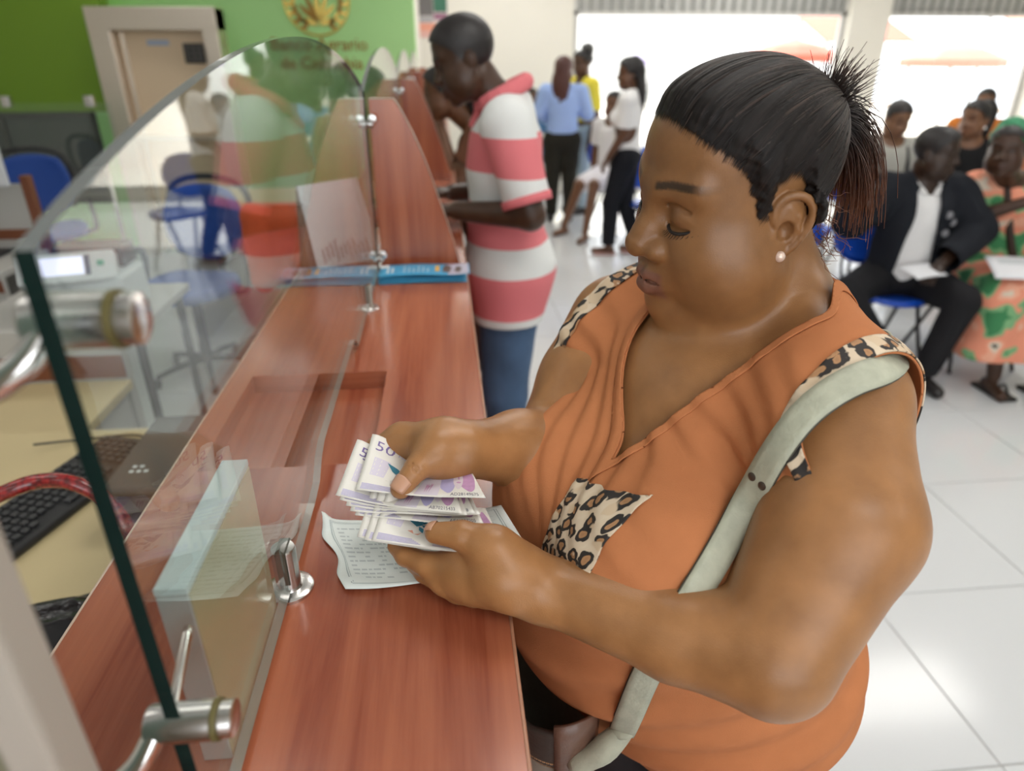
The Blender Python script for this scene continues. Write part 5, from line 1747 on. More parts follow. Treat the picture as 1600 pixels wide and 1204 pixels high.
ribbon('strap', .0135, .0018, .0024, STRAP)
ribbon('strap_backing', .0143, .0002, .0012, STRAP_E)
i_r = int(np.argmin(np.linalg.norm(Q - P(1205, 712, .64), axis=1)))
for s in (-1, 1):
    lathe('rivet', Q[i_r] + sd[i_r] * s * .0062 + G[i_r] * .0028, G[i_r], [(.0042, 0), (.0042, .0006), (.003, .0013), (.0006, .0016)], mat('rivet_dark', (.10, .075, .06), .35, .6), bagroot, 14)
# body of the bag: a soft rounded bucket hanging at her front
bc = W(-.005, .275, .835)
def bag_pt(a, h, inset=0.0):
    """a turns round the bag, h from 0 (bottom) to 1 (rim)"""
    w, d = .118 - inset, .048 - inset
    ca, sa = math.cos(a), math.sin(a)
    x = w * math.copysign(abs(ca) ** .75, ca) * (.93 + .07 * h); y = d * math.copysign(abs(sa) ** .85, sa) * (.75 + .25 * h)
    sag = .022 * (ca * ca) * h
    return bc + W_L * x + W_F * (y - .010 * (1 - h)) + V3(0, 0, -.17 + .27 * h + sag)
def bag_shell(nm, h0, h1, off, m, t_, n=64, k=9):
    V = np.array([bag_pt(2 * math.pi * i / n, h0 + (h1 - h0) * j / (k - 1), -off) for j in range(k) for i in range(n)])
    i, j = np.meshgrid(np.arange(n), np.arange(k - 1), indexing='ij'); i = i.ravel(); j = j.ravel()
    return thicken(mesh_np(nm, V, np.stack([j * n + i, j * n + (i + 1) % n, (j + 1) * n + (i + 1) % n, (j + 1) * n + i], 1), m, bagroot), t_, -1)
bag_shell('bag_body', 0, .90, 0, CANV, .004, k=14)
bag_shell('rim_band', .80, 1.0, .003, LEATH, .006)
V = np.array([bag_pt(2 * math.pi * i / 64, 0) for i in range(64)]); mesh_np('bag_base', V, np.arange(64)[None], LEATH, bagroot)
st_ = []
for i in range(90):
    a = 2 * math.pi * i / 90
    st_.append(tube_arrays([bag_pt(a, .77, -.0045), bag_pt(a + .035, .82, -.0090)], .0011, 5))
    st_.append(tube_arrays([bag_pt(a + .035, .77, -.0045), bag_pt(a, .82, -.0090)], .0011, 5))
V, F = join_arrays(st_); tag(mesh_np('stitching', V, F, THREAD, bagroot), kind='stuff')
for a0 in (.0, math.pi):
    V = np.array([bag_pt(a0 + (x - .5) * .9, .55 + .5 * y, -.009) for x in np.linspace(0, 1, 8) for y in np.linspace(0, 1, 6)])
    i, j = np.meshgrid(np.arange(7), np.arange(5), indexing='ij'); b = (i * 6 + j).ravel()
    thicken(mesh_np('side_tab', V, np.stack([b, b + 6, b + 7, b + 1], 1), LEATH_B, bagroot), .004, 0)
end = Q[-1]; tabp = bag_pt(.12, .8, -.008)
tube('strap_knot', spline([end + V3(0, 0, .012), end, (end + tabp) / 2 + V3(0, -.006, 0), tabp], 16), [.010, .013, .015, .014, .012, .012, .013, .014, .015, .015, .014, .013, .013, .014, .013, .010], STRAP, bagroot, 12)
# ------------------------------------------------------------------ waiting hall chairs
def hall_chair():
    e = empty('waiting_chair', (0, 0, 0))
    q = lambda a, b, c: V3(a, b, c)
    # sits facing -Y; seat and back are rounded plastic shells
    swoop('seat', pillow_shape(0, 0, .415, .235, .215, Matrix.Identity(3), .022, .45), 12, 12, .03, BLUEP, e)
    swoop('backrest', pillow_shape(0, .265, .70, .23, .18, Matrix.Rotation(math.radians(80), 3, 'X'), .03, .45), 12, 12, .03, BLUEP, e)
    for s in (-1, 1):
        tube('leg', spline([q(s * .19, -.20, 0), q(s * .17, -.12, .20), q(s * .16, -.05, .41)], 10), .011, DARK, e, 8)
        tube('leg', spline([q(s * .19, .24, 0), q(s * .17, .15, .20), q(s * .16, .05, .41)], 10), .011, DARK, e, 8)
        tube('back_bracket', spline([q(s * .13, .12, .41), q(s * .13, .25, .45), q(s * .13, .285, .62), q(s * .12, .285, .72)], 12), .009, DARK, e, 8)
    return e
def dup(root, loc, rz, label, group):
    r = root.copy(); COL.objects.link(r); r.location = loc; r.rotation_euler = (0, 0, rz)
    tag(r, label, 'chair', group)
    for ch in list(root.children):
        c = ch.copy(); COL.objects.link(c); c.parent = r
        for g in ch.children:
            d = g.copy(); COL.objects.link(d); d.parent = c
    return r
CH0 = hall_chair()
CHAIRS = [((2.43, 3.42), 0, 'blue plastic chair under the man in the black jacket'),
          ((1.90, 3.44), 0, 'empty blue chair beside the man in the black jacket, partly behind the woman'),
          ((2.98, 3.42), 0, 'blue plastic chair under the woman in the flowered dress'),
          ((3.22, 4.92), 0, 'blue plastic chair under the person in the grey T-shirt'),
          ((2.66, 4.92), 0, 'empty blue chair in the second row, left of the grey T-shirt'),
          ((3.78, 4.92), 0, 'blue plastic chair under the woman with the ponytail and black top'),
          ((4.34, 4.92), 0, 'blue plastic chair at the right edge of the second row'),
          ((1.86, 5.95), .2, 'blue chair beside the legs of the woman in the white T-shirt'),
          ((1.78, 7.0), .5, 'blue chair under the person in white behind the standing women'),
          ((4.9, 6.25), 0, 'blue plastic chair under the person in orange near the window'),
          ((3.7, 6.2), 0, 'empty blue chair in the row nearest the window')]
for i, ((x, y), rz, lab) in enumerate(CHAIRS):
    if i == 0:
        CH0.location = (x, y, 0); CH0.rotation_euler = (0, 0, rz); tag(CH0, lab, 'chair', 'blue hall chairs')
    else: dup(CH0, (x, y, 0), rz, lab, 'blue hall chairs')

# ------------------------------------------------------------------ people in the hall
HAIR_B = mat('hair_black', (.012, .010, .010), .5, bump=.6, bscale=60)
HAIR_R = mat('hair_dark_red', (.075, .022, .016), .5, bump=.6, bscale=60)
SHOE_B = mat('shoe_dark', (.018, .016, .015), .45)
DENIM = mat('denim', (.060, .115, .215), .85, noise=.35, nscale=9, bump=.3, bscale=400)
def cloth(name, col, **k): return mat(name, col, .85, bump=.15, bscale=300, spec=.2, **k)

def person(label, pos, yaw, h=1.65, skin=(.10, .048, .022), sit=False, build=1.0, lean=0.0, head=(0, 0, 0), arms=None, legs=None,
           top=None, sleeve=.45, top_hem=None, bottom=None, bottom_len=1.0, hair='short', hair_m=None, res=.008, shoe=None, bust=0.0, head_at=None, pelvis_z=None, collar=None, cuff=None, full=1.0, headscale=None, extra=None):
    a = math.radians(yaw)
    f = V3(math.cos(a), math.sin(a), 0); l = V3(-math.sin(a), math.cos(a), 0); z = V3(0, 0, 1)
    O = V3(pos[0], pos[1], 0)
    pz = (.555 if sit else .52 * h) if pelvis_z is None else pelvis_z
    G = lambda L, F, U: O + l * L + f * F + z * U
    root = empty('person', (pos[0], pos[1], 0), label, 'person')
    R3 = np.stack([l, f, z], 1)
    pel = G(0, 0, pz)
    sp = lambda s, F=0.0: pel + z * (s * h * math.cos(lean)) + f * (s * h * math.sin(lean) + F)
    b = build
    torso = Body()
    T = lambda c, r, k=.05: torso.ell(c, np.array(r) * h, R3, k)
    T(pel, (.098 * b, .072 * b, .062), .05)
    T(sp(.085, .012 * b), (.086 * b, .068 * b, .085), .06)
    T(sp(.19, .01), (.092 * b, .066 * b, .095), .06)
    T(sp(.25), (.095 * b, .056 * b, .05), .05)
    if bust:
        for s in (-1, 1): torso.ell(sp(.195, .055 * h) + l * s * .042 * h, V3(.042, .045, .042) * h * bust, R3, .04)
    neck = sp(.315, -.005)
    shL = [sp(.282) + l * s * .108 * h * (.9 + .1 * b) for s in (1, -1)]
    for s in shL: torso.rc(sp(.30, -.01) , s, .036 * h, .034 * h, .04)
    hd_o = neck + z * .082 * h + f * (.012 * h + .05 * math.sin(lean)) if head_at is None else np.asarray(head_at, float)
    hs = headscale or (h / 1.66 if not sit else 1.0)
    HR = rot_head(yaw + head[0], head[1], head[2])
    body = torso.copy()
    body.rc(neck - z * .05, hd_o + HR @ V3(0, -.02, -.05), .058 * hs * b ** .5, .055 * hs * b ** .5, .03)
    # arms as local (l, f, u) points for elbow and wrist, given per side
    arms = arms or {}
    joints = {}
    for i, s in enumerate((1, -1)):
        key = 'LR'[i]
        if key in arms: el, wr = (np.asarray(q, float) if len(q) == 3 else q for q in arms[key]); el = G(*el); wr = G(*wr)
        else: el = shL[i] - z * .185 * h + l * s * .03 * h - f * .02 * h; wr = el - z * .145 * h + f * .035 * h
        joints[key] = (shL[i], el, wr)
        body.rc(shL[i], el, .034 * h * b ** .5, .027 * h * b ** .5, .025).rc(el, wr, .026 * h * b ** .5, .017 * h, .012)
        dr = (wr - el) / np.linalg.norm(wr - el)
        up = z - dr * (dr @ z); up = up / (np.linalg.norm(up) + 1e-6) if np.linalg.norm(up) > .2 else f
        sd = np.cross(dr, up)
        pc = wr + dr * .045
        body.ell(wr + dr * .048, (.040, .043, .019) if abs(sd[2]) < .7 else (.040, .019, .043), np.stack([dr, sd, up], 1), .015)
        for n in range(4):
            p0 = wr + dr * .078 + sd * (n - 1.5) * .0185
            p1 = p0 + dr * .030 - up * .010; p2 = p1 + dr * .012 - up * .024
            body.rc(p0, p1, .0098, .009, .006).rc(p1, p2, .009, .008, .004)
        t0 = wr + dr * .03 + sd * .03; body.rc(t0, t0 + dr * .035 + sd * .022 - up * .01, .011, .009, .008)
    lg = {}
    legs = legs or {}
    for i, s in enumerate((1, -1)):
        key = 'LR'[i]
        hip = pel + l * s * .052 * h * b - z * .01
        if key in legs: kn, an = (G(*q) for q in legs[key])
        elif sit: kn, an = G(s * .11, .43, .49), G(s * .12, .42, .09)
        else: kn, an = G(s * .055 * h, .012 * h, .285 * h), G(s * .06 * h, -.005 * h, .05 * h)
        lg[key] = (hip, kn, an)
        body.rc(hip, kn, .058 * h * b ** .7, .036 * h * b ** .5, .03).rc(kn, an, .034 * h * b ** .5, .021 * h, .015)
        toe = an + f * .13 + V3(0, 0, -an[2] + .028) + l * s * .02
        if an[2] < .15: body.rc(V3(an[0], an[1], .04) - f * .03, toe, .035, .026, .015)
    head_ops(body, HR, hd_o, hs, full, False)
    V, F = body.mesh(res)
    hh = (V - hd_o) @ HR / hs
    x, y, zz = np.abs(hh[:, 0]), hh[:, 1], hh[:, 2]
    tone = np.tile(np.array(skin, float), (len(V), 1))
    def blend(m, c): tone[:] = tone * (1 - m[:, None]) + np.array(c) * m[:, None]
    blend(.75 * np.exp(-(((x - .033) / .016) ** 2 + ((zz - .016) / .007) ** 2)) * (y > .05), (.012, .010, .009))
    blend(.8 * sstep(.006, .003, np.abs(zz - .046)) * sstep(.012, .017, x) * sstep(.058, .05, x) * (y > .04), (.01, .008, .007))
    blend(.5 * sstep(.03, .024, x) * sstep(.012, .008, np.abs(zz + .058)) * sstep(.08, .09, y), (skin[0] * .8, skin[1] * .5, skin[2] * .5))
    mesh_np('body', V, F, SKIN, root, attr={'tone': tone})
    def garment(name, B, m, inf, cuts, r=None, wob=.004, sd_=1, t_=.004, attr=None):
        B2 = B
        def post(d, ax): return d - inf
        V, F = B2.mesh(r or res, post=post)
        V = V + wob * np.stack([vnoise(V, sd_ * 7 + q, 7) for q in range(3)], 1)
        g = np.full(len(V), 9.)
        for c in cuts:
            if callable(c): g = np.minimum(g, c(V))
            else: g = np.minimum(g, (V - c[0]) @ c[1])
        V, F = clip(V, F, g)
        o = mesh_np(name, V, F, m, root)
        return thicken(o, t_, 1)
    loc = lambda V: (((V - O) @ l), ((V - O) @ f), V[:, 2])
    # bottoms
    if bottom:
        B = Body()
        B.ell(pel, V3(.100 * b, .075 * b, .066) * h, R3, .05)
        cuts = []
        for key in 'LR':
            hip, kn, an = lg[key]
            if bottom_len >= .98: B.rc(hip, kn, .061 * h * b ** .7, .042 * h * b ** .5, .03).rc(kn, an, .041 * h * b ** .5, .032 * h, .015)
            else: B.rc(hip, hip + (kn - hip) * bottom_len * 2, .061 * h * b ** .7, .048 * h * b ** .5, .03)
        wz = pel[2] + .05 * h
        cuts.append(lambda V: wz - V[:, 2])
        if bottom_len >= .98: cuts.append(lambda V: np.maximum(V[:, 2] - min(lg['L'][2][2], lg['R'][2][2]) + .0, -1))
        garment('trousers', B, bottom, .006, cuts, sd_=3)
    if shoe:
        for key in 'LR':
            an = lg[key][2]
            s = 1 if key == 'L' else -1
            B = Body().rc(V3(an[0], an[1], .043) - f * .035, V3(an[0], an[1], .034) + f * .13 + l * s * .02, .041, .033, .02).rc(V3(an[0], an[1], .05), V3(an[0], an[1], .085), .036, .036, .02)
            V, F = B.mesh(.008); V, F = clip(V, F, np.minimum(V[:, 2] - .003, .09 - V[:, 2]))
            mesh_np('shoe', V, F, shoe, root)
    # tops
    def top_body(sl, fat=1.0):
        B = torso.copy(); B.ops = list(torso.ops)
        ends = []
        for key in 'LR':
            s0, el, wr = joints[key]
            if sl > 0:
                e1 = s0 + (el - s0) * min(1, sl * 2 if sl < .5 else 1)
                B.rc(s0, e1, .040 * h * b ** .5 * fat, .036 * h * b ** .5 * fat, .03); ends.append((e1, el - s0))
                if sl > .55:
                    e2 = el + (wr - el) * min(1, (sl - .5) * 2); B.rc(el, e2, .034 * h * b ** .5 * fat, .026 * h * fat, .02); ends[-1] = (e2, wr - el)
        return B, ends
    neckcut = lambda V: np.maximum(np.linalg.norm((V - (neck + f * .02 + z * .0)), axis=1) - .085 * hs, (neck[2] - .055) - V[:, 2])
    if top:
        B, ends = top_body(sleeve)
        hem = pel[2] - .02 * h if top_hem is None else top_hem
        if hem < pel[2] - .02 * h and not sit:
            B.ell(pel, V3(.108 * b, .086 * b, .085) * h, R3, .05)
            for key in 'LR': B.rc(lg[key][0], lg[key][0] * .7 + lg[key][1] * .3, .067 * h * b ** .7, .064 * h * b ** .7, .05)
        cuts = [lambda V: V[:, 2] - hem, neckcut]
        for e1, d in ends:
            dn = d / np.linalg.norm(d)
            cuts.append(lambda V, e1=e1, dn=dn: np.maximum(-((V - e1) @ dn), np.linalg.norm(V - e1, axis=1) - .125))
        if not ends:
            for s, q in zip((1, -1), shL): cuts.append(lambda V, s=s, q=q: -((V - q) @ l) * s + .03)
        garment('top', B, top, .006, cuts, sd_=5)
    # hair
    hm = hair_m or HAIR_B
    if hair:
        hb = Body(); head_ops(hb, HR, hd_o, hs, full, False, ears=False)
        hl_y = [-.14, -.075, -.045, -.030, -.02, .0, .016, .030, .040, .052, .070, .086, .12]
        hl_z = [-.065, -.062, -.045, -.015, .03, .035, .015, .035, .050, .064, .080, .094, .10]
        th = .007 if hair in ('short',) else .012
        V, F = hb.mesh(min(res, .006), post=lambda d, ax: d - th * hs)
        q = (V - hd_o) @ HR / hs
        g = q[:, 2] - np.interp(q[:, 1], hl_y, hl_z)
        V, F = clip(V, F, g)
        mesh_np('hair', V, F, hm, root)
        HT = lambda X, Y, Z: hd_o + HR @ (V3(X, Y, Z) * hs)
        B = None
        if hair == 'long':
            B = Body().ell(HT(0, -.035, .05), V3(.092, .088, .10) * hs, HR).ell(HT(0, -.085, -.10), V3(.098, .048, .14) * hs, HR, .05).ell(HT(0, -.085, -.22), V3(.085, .035, .13) * hs, HR, .05)
        if hair == 'bun':
            B = Body().ell(HT(0, -.04, .06), V3(.085, .085, .085) * hs, HR)
            for n in range(14):
                t = n * 2.4; B.ell(HT(.05 * math.cos(t), -.06 + .05 * math.sin(t * 1.7), .13 + .03 * math.sin(t)), V3(.04, .04, .04) * hs, None, .02)
        if hair == 'ponytail':
            B = Body().ell(HT(0, -.10, .09), V3(.055, .055, .055) * hs, HR).ell(HT(0, -.135, .04), V3(.06, .05, .08) * hs, HR, .03).ell(HT(0, -.135, -.05), V3(.045, .035, .09) * hs, HR, .03)
        if B is not None:
            V, F = B.mesh(.008); V = V + .006 * np.stack([vnoise(V, 71 + q, 18) for q in range(3)], 1)
            g = (V - hd_o) @ HR / hs
            V, F = clip(V, F, np.maximum(.02 - g[:, 1], g[:, 2] - .07))
            mesh_np('hair_length', V, F, hm, root)
    if extra: extra(dict(root=root, G=G, l=l, f=f, z=z, torso=torso, joints=joints, lg=lg, neck=neck, HR=HR, hd=hd_o, hs=hs, garment=garment, top_body=top_body, pel=pel, sp=sp, loc=loc, O=O, h=h, b=b, neckcut=neckcut, shL=shL))
    return root

# striped polo shirt: horizontal bands at the heights the photograph shows
def polo_mat():
    m = bpy.data.materials.new('polo_stripes'); nt, N, L, B = nodes_of(m)
    tc = N.new('ShaderNodeTexCoord'); sx = N.new('ShaderNodeSeparateXYZ'); L.new(tc.outputs['Object'], sx.inputs[0])
    mr = N.new('ShaderNodeMapRange'); mr.inputs['From Min'].default_value = .80; mr.inputs['From Max'].default_value = 1.60
    L.new(sx.outputs['Z'], mr.inputs['Value'])
    PK, WT = (.70, .185, .205), (.70, .72, .71)
    zs = [(.80, WT), (.815, PK), (.960, WT), (1.048, PK), (1.185, WT), (1.285, PK), (1.400, WT), (1.56, PK)]
    r = ramp(N, [((a - .80) / .80, c) for a, c in zs], 'CONSTANT')
    L.new(mr.outputs[0], r.inputs[0]); L.new(r.outputs[0], B.inputs['Base Color']); B.inputs['Roughness'].default_value = .85
    return m
PINK = cloth('polo_pink', (.70, .185, .205))
POLO = polo_mat()
def polo_extra(c):
    nk, f, z, l = c['neck'], c['f'], c['z'], c['l']
    B = Body()
    pts = [nk + .074 * (math.cos(t) * f * .95 + math.sin(t) * l) + z * (.024 - .034 * math.cos(t)) + f * .012 for t in np.linspace(0, 2 * math.pi, 18)]
    for p, q in zip(pts[:-1], pts[1:]): B.rc(p, q, .024, .024, .01)
    B.rc(pts[0], pts[0] + f * .03 - z * .06, .014, .012, .01)
    V, F = B.mesh(.005); mesh_np('collar', V, F, PINK, c['root'])
    for key in 'LR':
        s0, el, wr = c['joints'][key]
        d = (el - s0) / np.linalg.norm(el - s0); e1 = s0 + (el - s0) * .86
        a = np.cross(d, z); a /= np.linalg.norm(a); bb = np.cross(d, a)
        r = .0385 * c['h'] * c['b'] ** .5 + .010
        V, F = tube_arrays([e1 - d * .022, e1 - d * .010, e1 + d * .004], [r, r, r], 28, False)
        thicken(mesh_np('cuff', V, F, PINK, c['root']), .004, 0)
person('man in a pink and white striped polo shirt standing at the counter', (.215, 2.33), 176, 1.72, (.055, .026, .014), build=1.02, lean=.02,
       head=(4, 20, 0), head_at=(.088, 2.32, 1.597), pelvis_z=.945, headscale=.98, arms={'L': ((.24, -.06, 1.175), (.14, .17, 1.17)), 'R': ((-.25, -.02, 1.16), (-.13, .20, 1.18))},
       top=POLO, sleeve=.43, top_hem=.79, bottom=DENIM, shoe=mat('sneaker_grey', (.55, .56, .57), .6, noise=.3, nscale=30), res=.006, extra=polo_extra)

def crop(name, col): return cloth(name, col)
person('woman with a hand to her mouth, standing beyond the man in the striped shirt', (.20, 3.62), 178, 1.58, (.15, .068, .034), lean=.03, head=(0, 8, 0), head_at=(.02, 3.58, 1.44),
       arms={'L': ((.20, .14, 1.06), (.05, .22, 1.33)), 'R': ((-.2, .1, 1.05), (-.1, .26, 1.1))}, top=crop('brown_top', (.16, .07, .04)), sleeve=.3, bottom=cloth('brown_skirt', (.10, .05, .035)), hair='ponytail', shoe=SHOE_B)
person('woman in a light blue blouse with long dark red hair, seen from behind', (1.22, 7.30), 84, 1.60, (.14, .065, .034), build=1.08, head=(-22, 4, 0), arms={'L': ((.24, .02, 1.08), (.12, .18, 1.0)), 'R': ((-.25, .03, 1.08), (-.12, .22, 1.12))},
       top=cloth('blouse_blue', (.36, .50, .86)), sleeve=.92, top_hem=.90, bottom=cloth('olive_black_trousers', (.022, .021, .016)), hair='long', hair_m=HAIR_R, shoe=SHOE_B)
person('woman in a yellow top and pale jeans with a curly black topknot', (1.50, 7.72), 200, 1.66, (.11, .05, .026), head=(10, 6, 0), top=cloth('yellow_top', (.78, .66, .07)), sleeve=.4, top_hem=.98, bottom=cloth('pale_jeans', (.36, .46, .54)), hair='bun', shoe=SHOE_B)
def flipflops(c):
    for key in 'LR':
        an = c['lg'][key][2]
        box('sandal', (an[0] - .13, an[1] - .05, .002), (an[0] + .07, an[1] + .045, .016), mat('sandal_pink', (.45, .25, .22), .7), c['root'], .005)
person('woman in a white T-shirt and black leggings with long black hair, walking in sandals', (1.56, 5.96), 158, 1.60, (.12, .055, .030), build=1.02, head=(14, 4, 0), arms={'L': ((.17, .01, 1.04), (.16, .13, .84)), 'R': ((-.19, .0, 1.04), (-.18, .12, .84))},
       top=cloth('white_tee', (.80, .80, .80)), sleeve=.42, top_hem=.86, bottom=cloth('black_leggings', (.010, .011, .015)), hair='long', bust=.8, legs={'L': ((.07, .10, .46), (.08, .10, .09)), 'R': ((-.07, .0, .45), (-.05, -.13, .09))}, extra=flipflops)
person('person in white clothes with bare legs, seated behind the woman in the white T-shirt', (1.66, 6.90), 225, 1.55, (.17, .08, .042), sit=True, top=cloth('white_blouse', (.75, .74, .75)), sleeve=.3, bottom=cloth('white_skirt', (.74, .72, .76)), bottom_len=.42, hair='short', legs={'L': ((.08, .42, .50), (.13, .62, .09)), 'R': ((-.1, .40, .48), (-.2, .50, .09))})
person('person far off by the cream wall, mostly hidden by the striped shirt', (1.04, 8.35), 250, 1.28, (.12, .055, .03), top=crop('blue_tee', (.10, .22, .42)), bottom=crop('blue_jeans_far', (.10, .20, .36)), shoe=SHOE_B)
def backpack(c):
    for s in (-1, 1):
        B = c['sp']
        pts = [B(.30, -.06) + c['l'] * s * .09, B(.318, .0) + c['l'] * s * .095, B(.26, .09) + c['l'] * s * .10, B(.15, .12) + c['l'] * s * .12, B(.06, .09) + c['l'] * s * .16]
        tube('strap', spline(pts, 20), .017, DARK, c['root'], 8)
person('person in a grey T-shirt with dark backpack straps, sitting and holding a phone', (3.22, 4.90), 262, 1.62, (.22, .115, .065), sit=True, build=1.1, head=(8, 18, 0), arms={'L': ((.26, .08, .80), (.06, .26, .84)), 'R': ((-.26, .08, .80), (-.06, .26, .84))},
       top=cloth('grey_tee', (.42, .42, .38)), sleeve=.42, bottom=cloth('grey_trousers', (.12, .13, .15)), hair='short', extra=backpack, shoe=SHOE_B)
def earring(c):
    for s in (-1, 1): lathe('earring', c['hd'] + c['HR'] @ V3(s * .082, .0, -.04), (0, 0, 1), [(.003, -.012), (.010, -.006), (.012, 0), (.010, .006), (.003, .012)], mat('earring_silver', (.8, .8, .8), .2, .9), c['root'], 12)
person('woman with a curly ponytail, earring and sleeveless black top, sitting turned away', (3.80, 4.86), 240, 1.60, (.20, .095, .05), sit=True, head=(-40, 2, 0), top=cloth('black_top', (.012, .012, .013)), sleeve=0, bottom=cloth('dark_skirt', (.05, .05, .06)), hair='ponytail', extra=earring, shoe=SHOE_B)
person('person in an orange shirt near the window, behind the woman with the ponytail', (4.90, 6.20), 225, 1.66, (.23, .11, .055), sit=True, head=(10, 4, 0), top=cloth('orange_shirt', (.62, .20, .04)), sleeve=.4, bottom=cloth('navy_trousers', (.03, .04, .08)), hair='short', shoe=SHOE_B)
person('person at the right edge of the second row, cut by the frame', (4.36, 4.86), 262, 1.58, (.20, .09, .045), sit=True, top=cloth('rust_top', (.50, .16, .07)), sleeve=.4, bottom=cloth('dark_trousers_b', (.04, .04, .05)), hair='short', shoe=SHOE_B)

def jacket_extra(c):
    B, ends = c['top_body'](.93, 1.12)
    root, f, l, O = c['root'], c['f'], c['l'], c['O']
    JK = cloth('black_jacket', (.013, .015, .020))
    def openf(V):
        q = V - c['sp'](.15); L_, F_, U_ = q @ l, q @ f, q[:, 2]
        gap = .068 + .10 * np.clip(-U_ + .02, -.1, .4)
        return np.maximum(np.abs(L_ + .01) - gap, -F_ + .0)
    cuts = [lambda V: V[:, 2] - .50, openf, c['neckcut']]
    for e1, d in ends:
        dn = d / np.linalg.norm(d); cuts.append(lambda V, e1=e1, dn=dn: np.maximum(-((V - e1) @ dn), np.linalg.norm(V - e1, axis=1) - .1))
    c['garment']('jacket', B, JK, .022, cuts, wob=.010, sd_=9, t_=.006)
    nk, z = c['neck'], c['z']
    Bc = Body(); pts = [nk + .082 * (math.cos(t) * f + math.sin(t) * l) + z * (.0 - .03 * math.cos(t)) for t in np.linspace(.7, 2 * math.pi - .7, 14)]
    for p, q in zip(pts[:-1], pts[1:]): Bc.rc(p, q, .022, .022, .01)
    V, F = Bc.mesh(.007); mesh_np('jacket_collar', V, F, JK, root)
    # white polo collar
    for s in (-1, 1):
        tube('shirt_collar', spline([nk + l * s * .065 + z * .025, nk + l * s * .055 + f * .06 - z * .01, nk + l * s * .02 + f * .10 - z * .055], 8), [.014] * 7 + [.008], WHT, root, 8)
    # grey print on the chest
    p = c['sp'](.20, .0); pts = snap(c['torso'], [p + l * .095 + f * .12 + z * .04, p + l * .135 + f * .11 + z * .0, p + l * .10 + f * .12 - z * .05], .034)[0]
    for q in pts: lathe('chest_print', q, f, [(.001, .0), (.020, .001), (.020, .002), (.001, .003)], mat('print_grey', (.22, .22, .24), .7), root, 6)
WHT = cloth('white_polo', (.78, .78, .78))
person('seated man in an open black jacket and white polo shirt, head turned aside', (2.47, 3.42), 262, 1.60, (.036, .019, .012), sit=True, build=1.10, lean=.06, pelvis_z=.525, headscale=1.03, head=(52, 4, 0),
       arms={'L': ((.29, .10, .80), (.06, .27, .66)), 'R': ((-.34, .06, .84), (-.36, .20, .98))},
       legs={'L': ((.17, .36, .50), (.09, .34, .09)), 'R': ((-.36, .22, .49), (-.05, .27, .09))},
       top=WHT, sleeve=.3, top_hem=.53, bottom=cloth('charcoal_trousers', (.014, .014, .016)), hair='short', shoe=SHOE_B, res=.007, extra=jacket_extra)
def dress_mat():
    m = bpy.data.materials.new('flowered_dress'); nt, N, L, B = nodes_of(m)
    tc = N.new('ShaderNodeTexCoord')
    n = N.new('ShaderNodeTexNoise'); n.inputs['Scale'].default_value = 7.5; n.inputs['Detail'].default_value = 1.5
    L.new(tc.outputs['Object'], n.inputs['Vector'])
    r = ramp(N, [(0, (.045, .22, .085)), (.40, (.20, .42, .20)), (.46, (.78, .30, .19)), (.58, (.82, .40, .27)), (.64, (.72, .62, .50)), (.69, (.02, .02, .02)), (.72, (.62, .16, .10))], 'CONSTANT')
    L.new(n.outputs[0], r.inputs[0]); L.new(r.outputs[0], B.inputs['Base Color']); B.inputs['Roughness'].default_value = .85
    return m
DRESS = dress_mat()
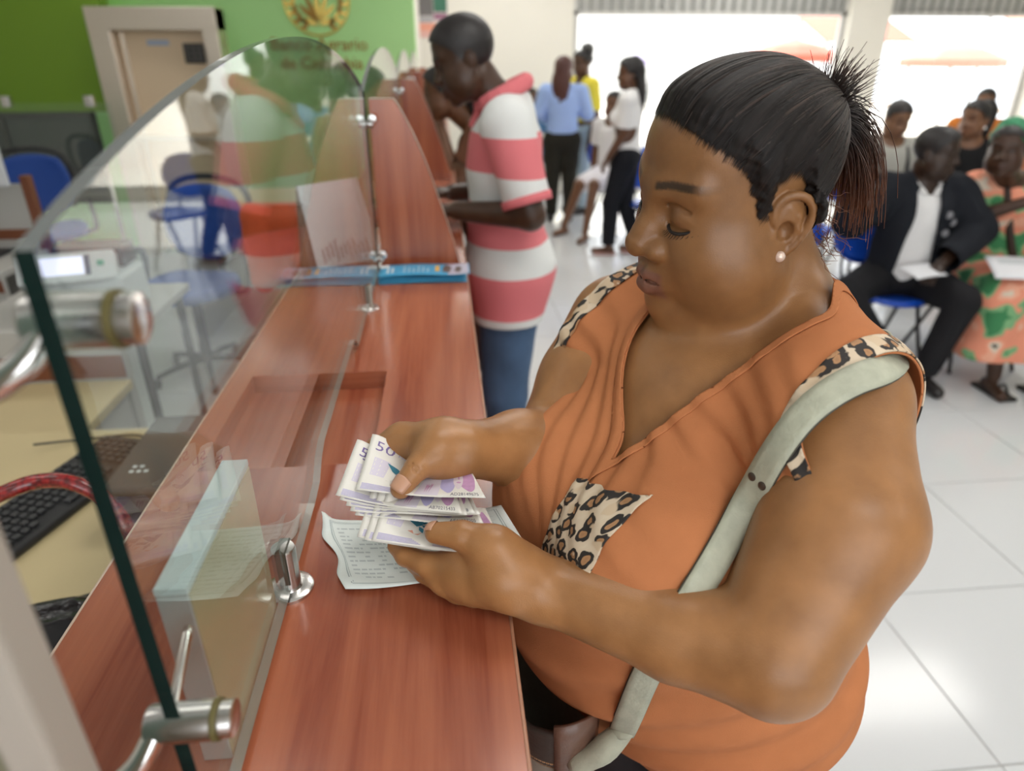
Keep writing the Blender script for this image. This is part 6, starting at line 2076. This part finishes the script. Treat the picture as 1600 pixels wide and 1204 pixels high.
def dress_extra(c):
    root, G, l, f, z, HR, hd = (c[k] for k in ('root', 'G', 'l', 'f', 'z', 'HR', 'hd'))
    B = Body()
    B.ell(c['pel'], V3(.21, .16, .12), np.stack([l, f, z], 1), .05)
    for s in (-1, 1): B.rc(G(s * .09, .05, .54), G(s * .13, .42, .52), .12, .10, .05).rc(G(s * .13, .43, .50), G(s * .15, .42, .22), .11, .14, .05)
    B.rc(G(0, .40, .50), G(0, .42, .22), .10, .13, .05)
    c['garment']('skirt', B, DRESS, .004, [lambda V: V[:, 2] - .20, lambda V: .68 - V[:, 2]], wob=.012, sd_=12)
    Bw = Body().ell(hd + HR @ V3(0, -.02, .075), V3(.088, .108, .075), HR).ell(hd + HR @ V3(0, -.03, .135), V3(.055, .06, .04), HR, .03)
    V, F = Bw.mesh(.007); q = (V - hd) @ HR; V = V + .004 * np.stack([vnoise(V, 91 + k, 22) for k in range(3)], 1)
    V, F = clip(V, F, q[:, 2] - .045 - .25 * q[:, 1])
    mesh_np('head_wrap', V, F, mat('wrap_green', (.03, .22, .10), .7, noise=.5, nscale=25), root)
    tube('bag_strap', spline([c['sp'](.30, -.02) + l * (-.03), c['sp'](.31, .03) - l * .05, c['sp'](.24, .12) - l * .06, c['sp'](.12, .15) - l * .0, c['sp'](.05, .16) + l * .05], 20), [.020] * 20, mat('strap_brown', (.04, .022, .016), .6), root, 8)
    for key in 'LR':
        an = c['lg'][key][2]
        box('sandal', (an[0] - .05, an[1] - .14, .002), (an[0] + .05, an[1] + .08, .022), SHOE_B, root, .006)
        tube('sandal_strap', spline([V3(an[0] - .045, an[1] - .07, .02), V3(an[0], an[1] - .075, .075), V3(an[0] + .045, an[1] - .07, .02)], 8), .008, SHOE_B, root, 6)
person('seated woman in a coral and green flowered dress with a green head wrap', (3.0, 3.45), 262, 1.62, (.060, .028, .016), sit=True, build=1.12, pelvis_z=.53, head=(-38, -2, 4), head_at=(2.83, 3.34, 1.17), bust=.8,
       arms={'L': ((.28, .08, .80), (.12, .30, .70)), 'R': ((-.27, .10, .82), (-.05, .24, .95))}, legs={'L': ((.13, .43, .49), (.14, .50, .09)), 'R': ((-.13, .43, .49), (-.08, .47, .09))},
       top=DRESS, sleeve=.36, top_hem=.55, hair='short', res=.008, extra=dress_extra)
# papers on their laps, phone in hand
def flat_paper(label, c, w, d, rz, tilt, marks=True, col=(.72, .73, .76)):
    M = Matrix.Translation(Vector(c)) @ Matrix.Rotation(rz, 4, 'Z') @ Matrix.Rotation(tilt, 4, 'X')
    s = Sheet(lambda u, v: np.stack([np.asarray(u) * 0] * 3, -1) + np.array([np.array(M @ Vector(((float(a) - .5) * w, (float(b) - .5) * d, .006 * math.sin(3 * float(a)) + .004 * math.sin(4 * float(b))))) for a, b in zip(np.ravel(u), np.ravel(v))]).reshape(np.shape(u) + (3,)))
    o = s.mesh('paper', mat('lap_paper', col, .7), None, 10, 8, .0006); tag(o, label, 'paper')
    if marks:
        V, F = join_arrays(s.quads([(.15, .78, .55, .82), (.15, .70, .80, .73), (.15, .62, .75, .65), (.55, .2, .85, .26)], .0014)); mesh_np('print', V, F, INK_G, o)
    return o
flat_paper('white sheet of paper on the lap of the woman in the flowered dress', (2.84, 3.02, .665), .30, .22, math.radians(-20), math.radians(16))
flat_paper('folded pale leaflet in the hands of the man in the black jacket', (2.38, 3.11, .640), .20, .13, math.radians(14), math.radians(14), False)
ph = box('phone', (3.10, 4.60, .865), (3.26, 4.68, .877), DARK, None, .003); tag(ph, 'dark phone held by the person in the grey T-shirt', 'phone')
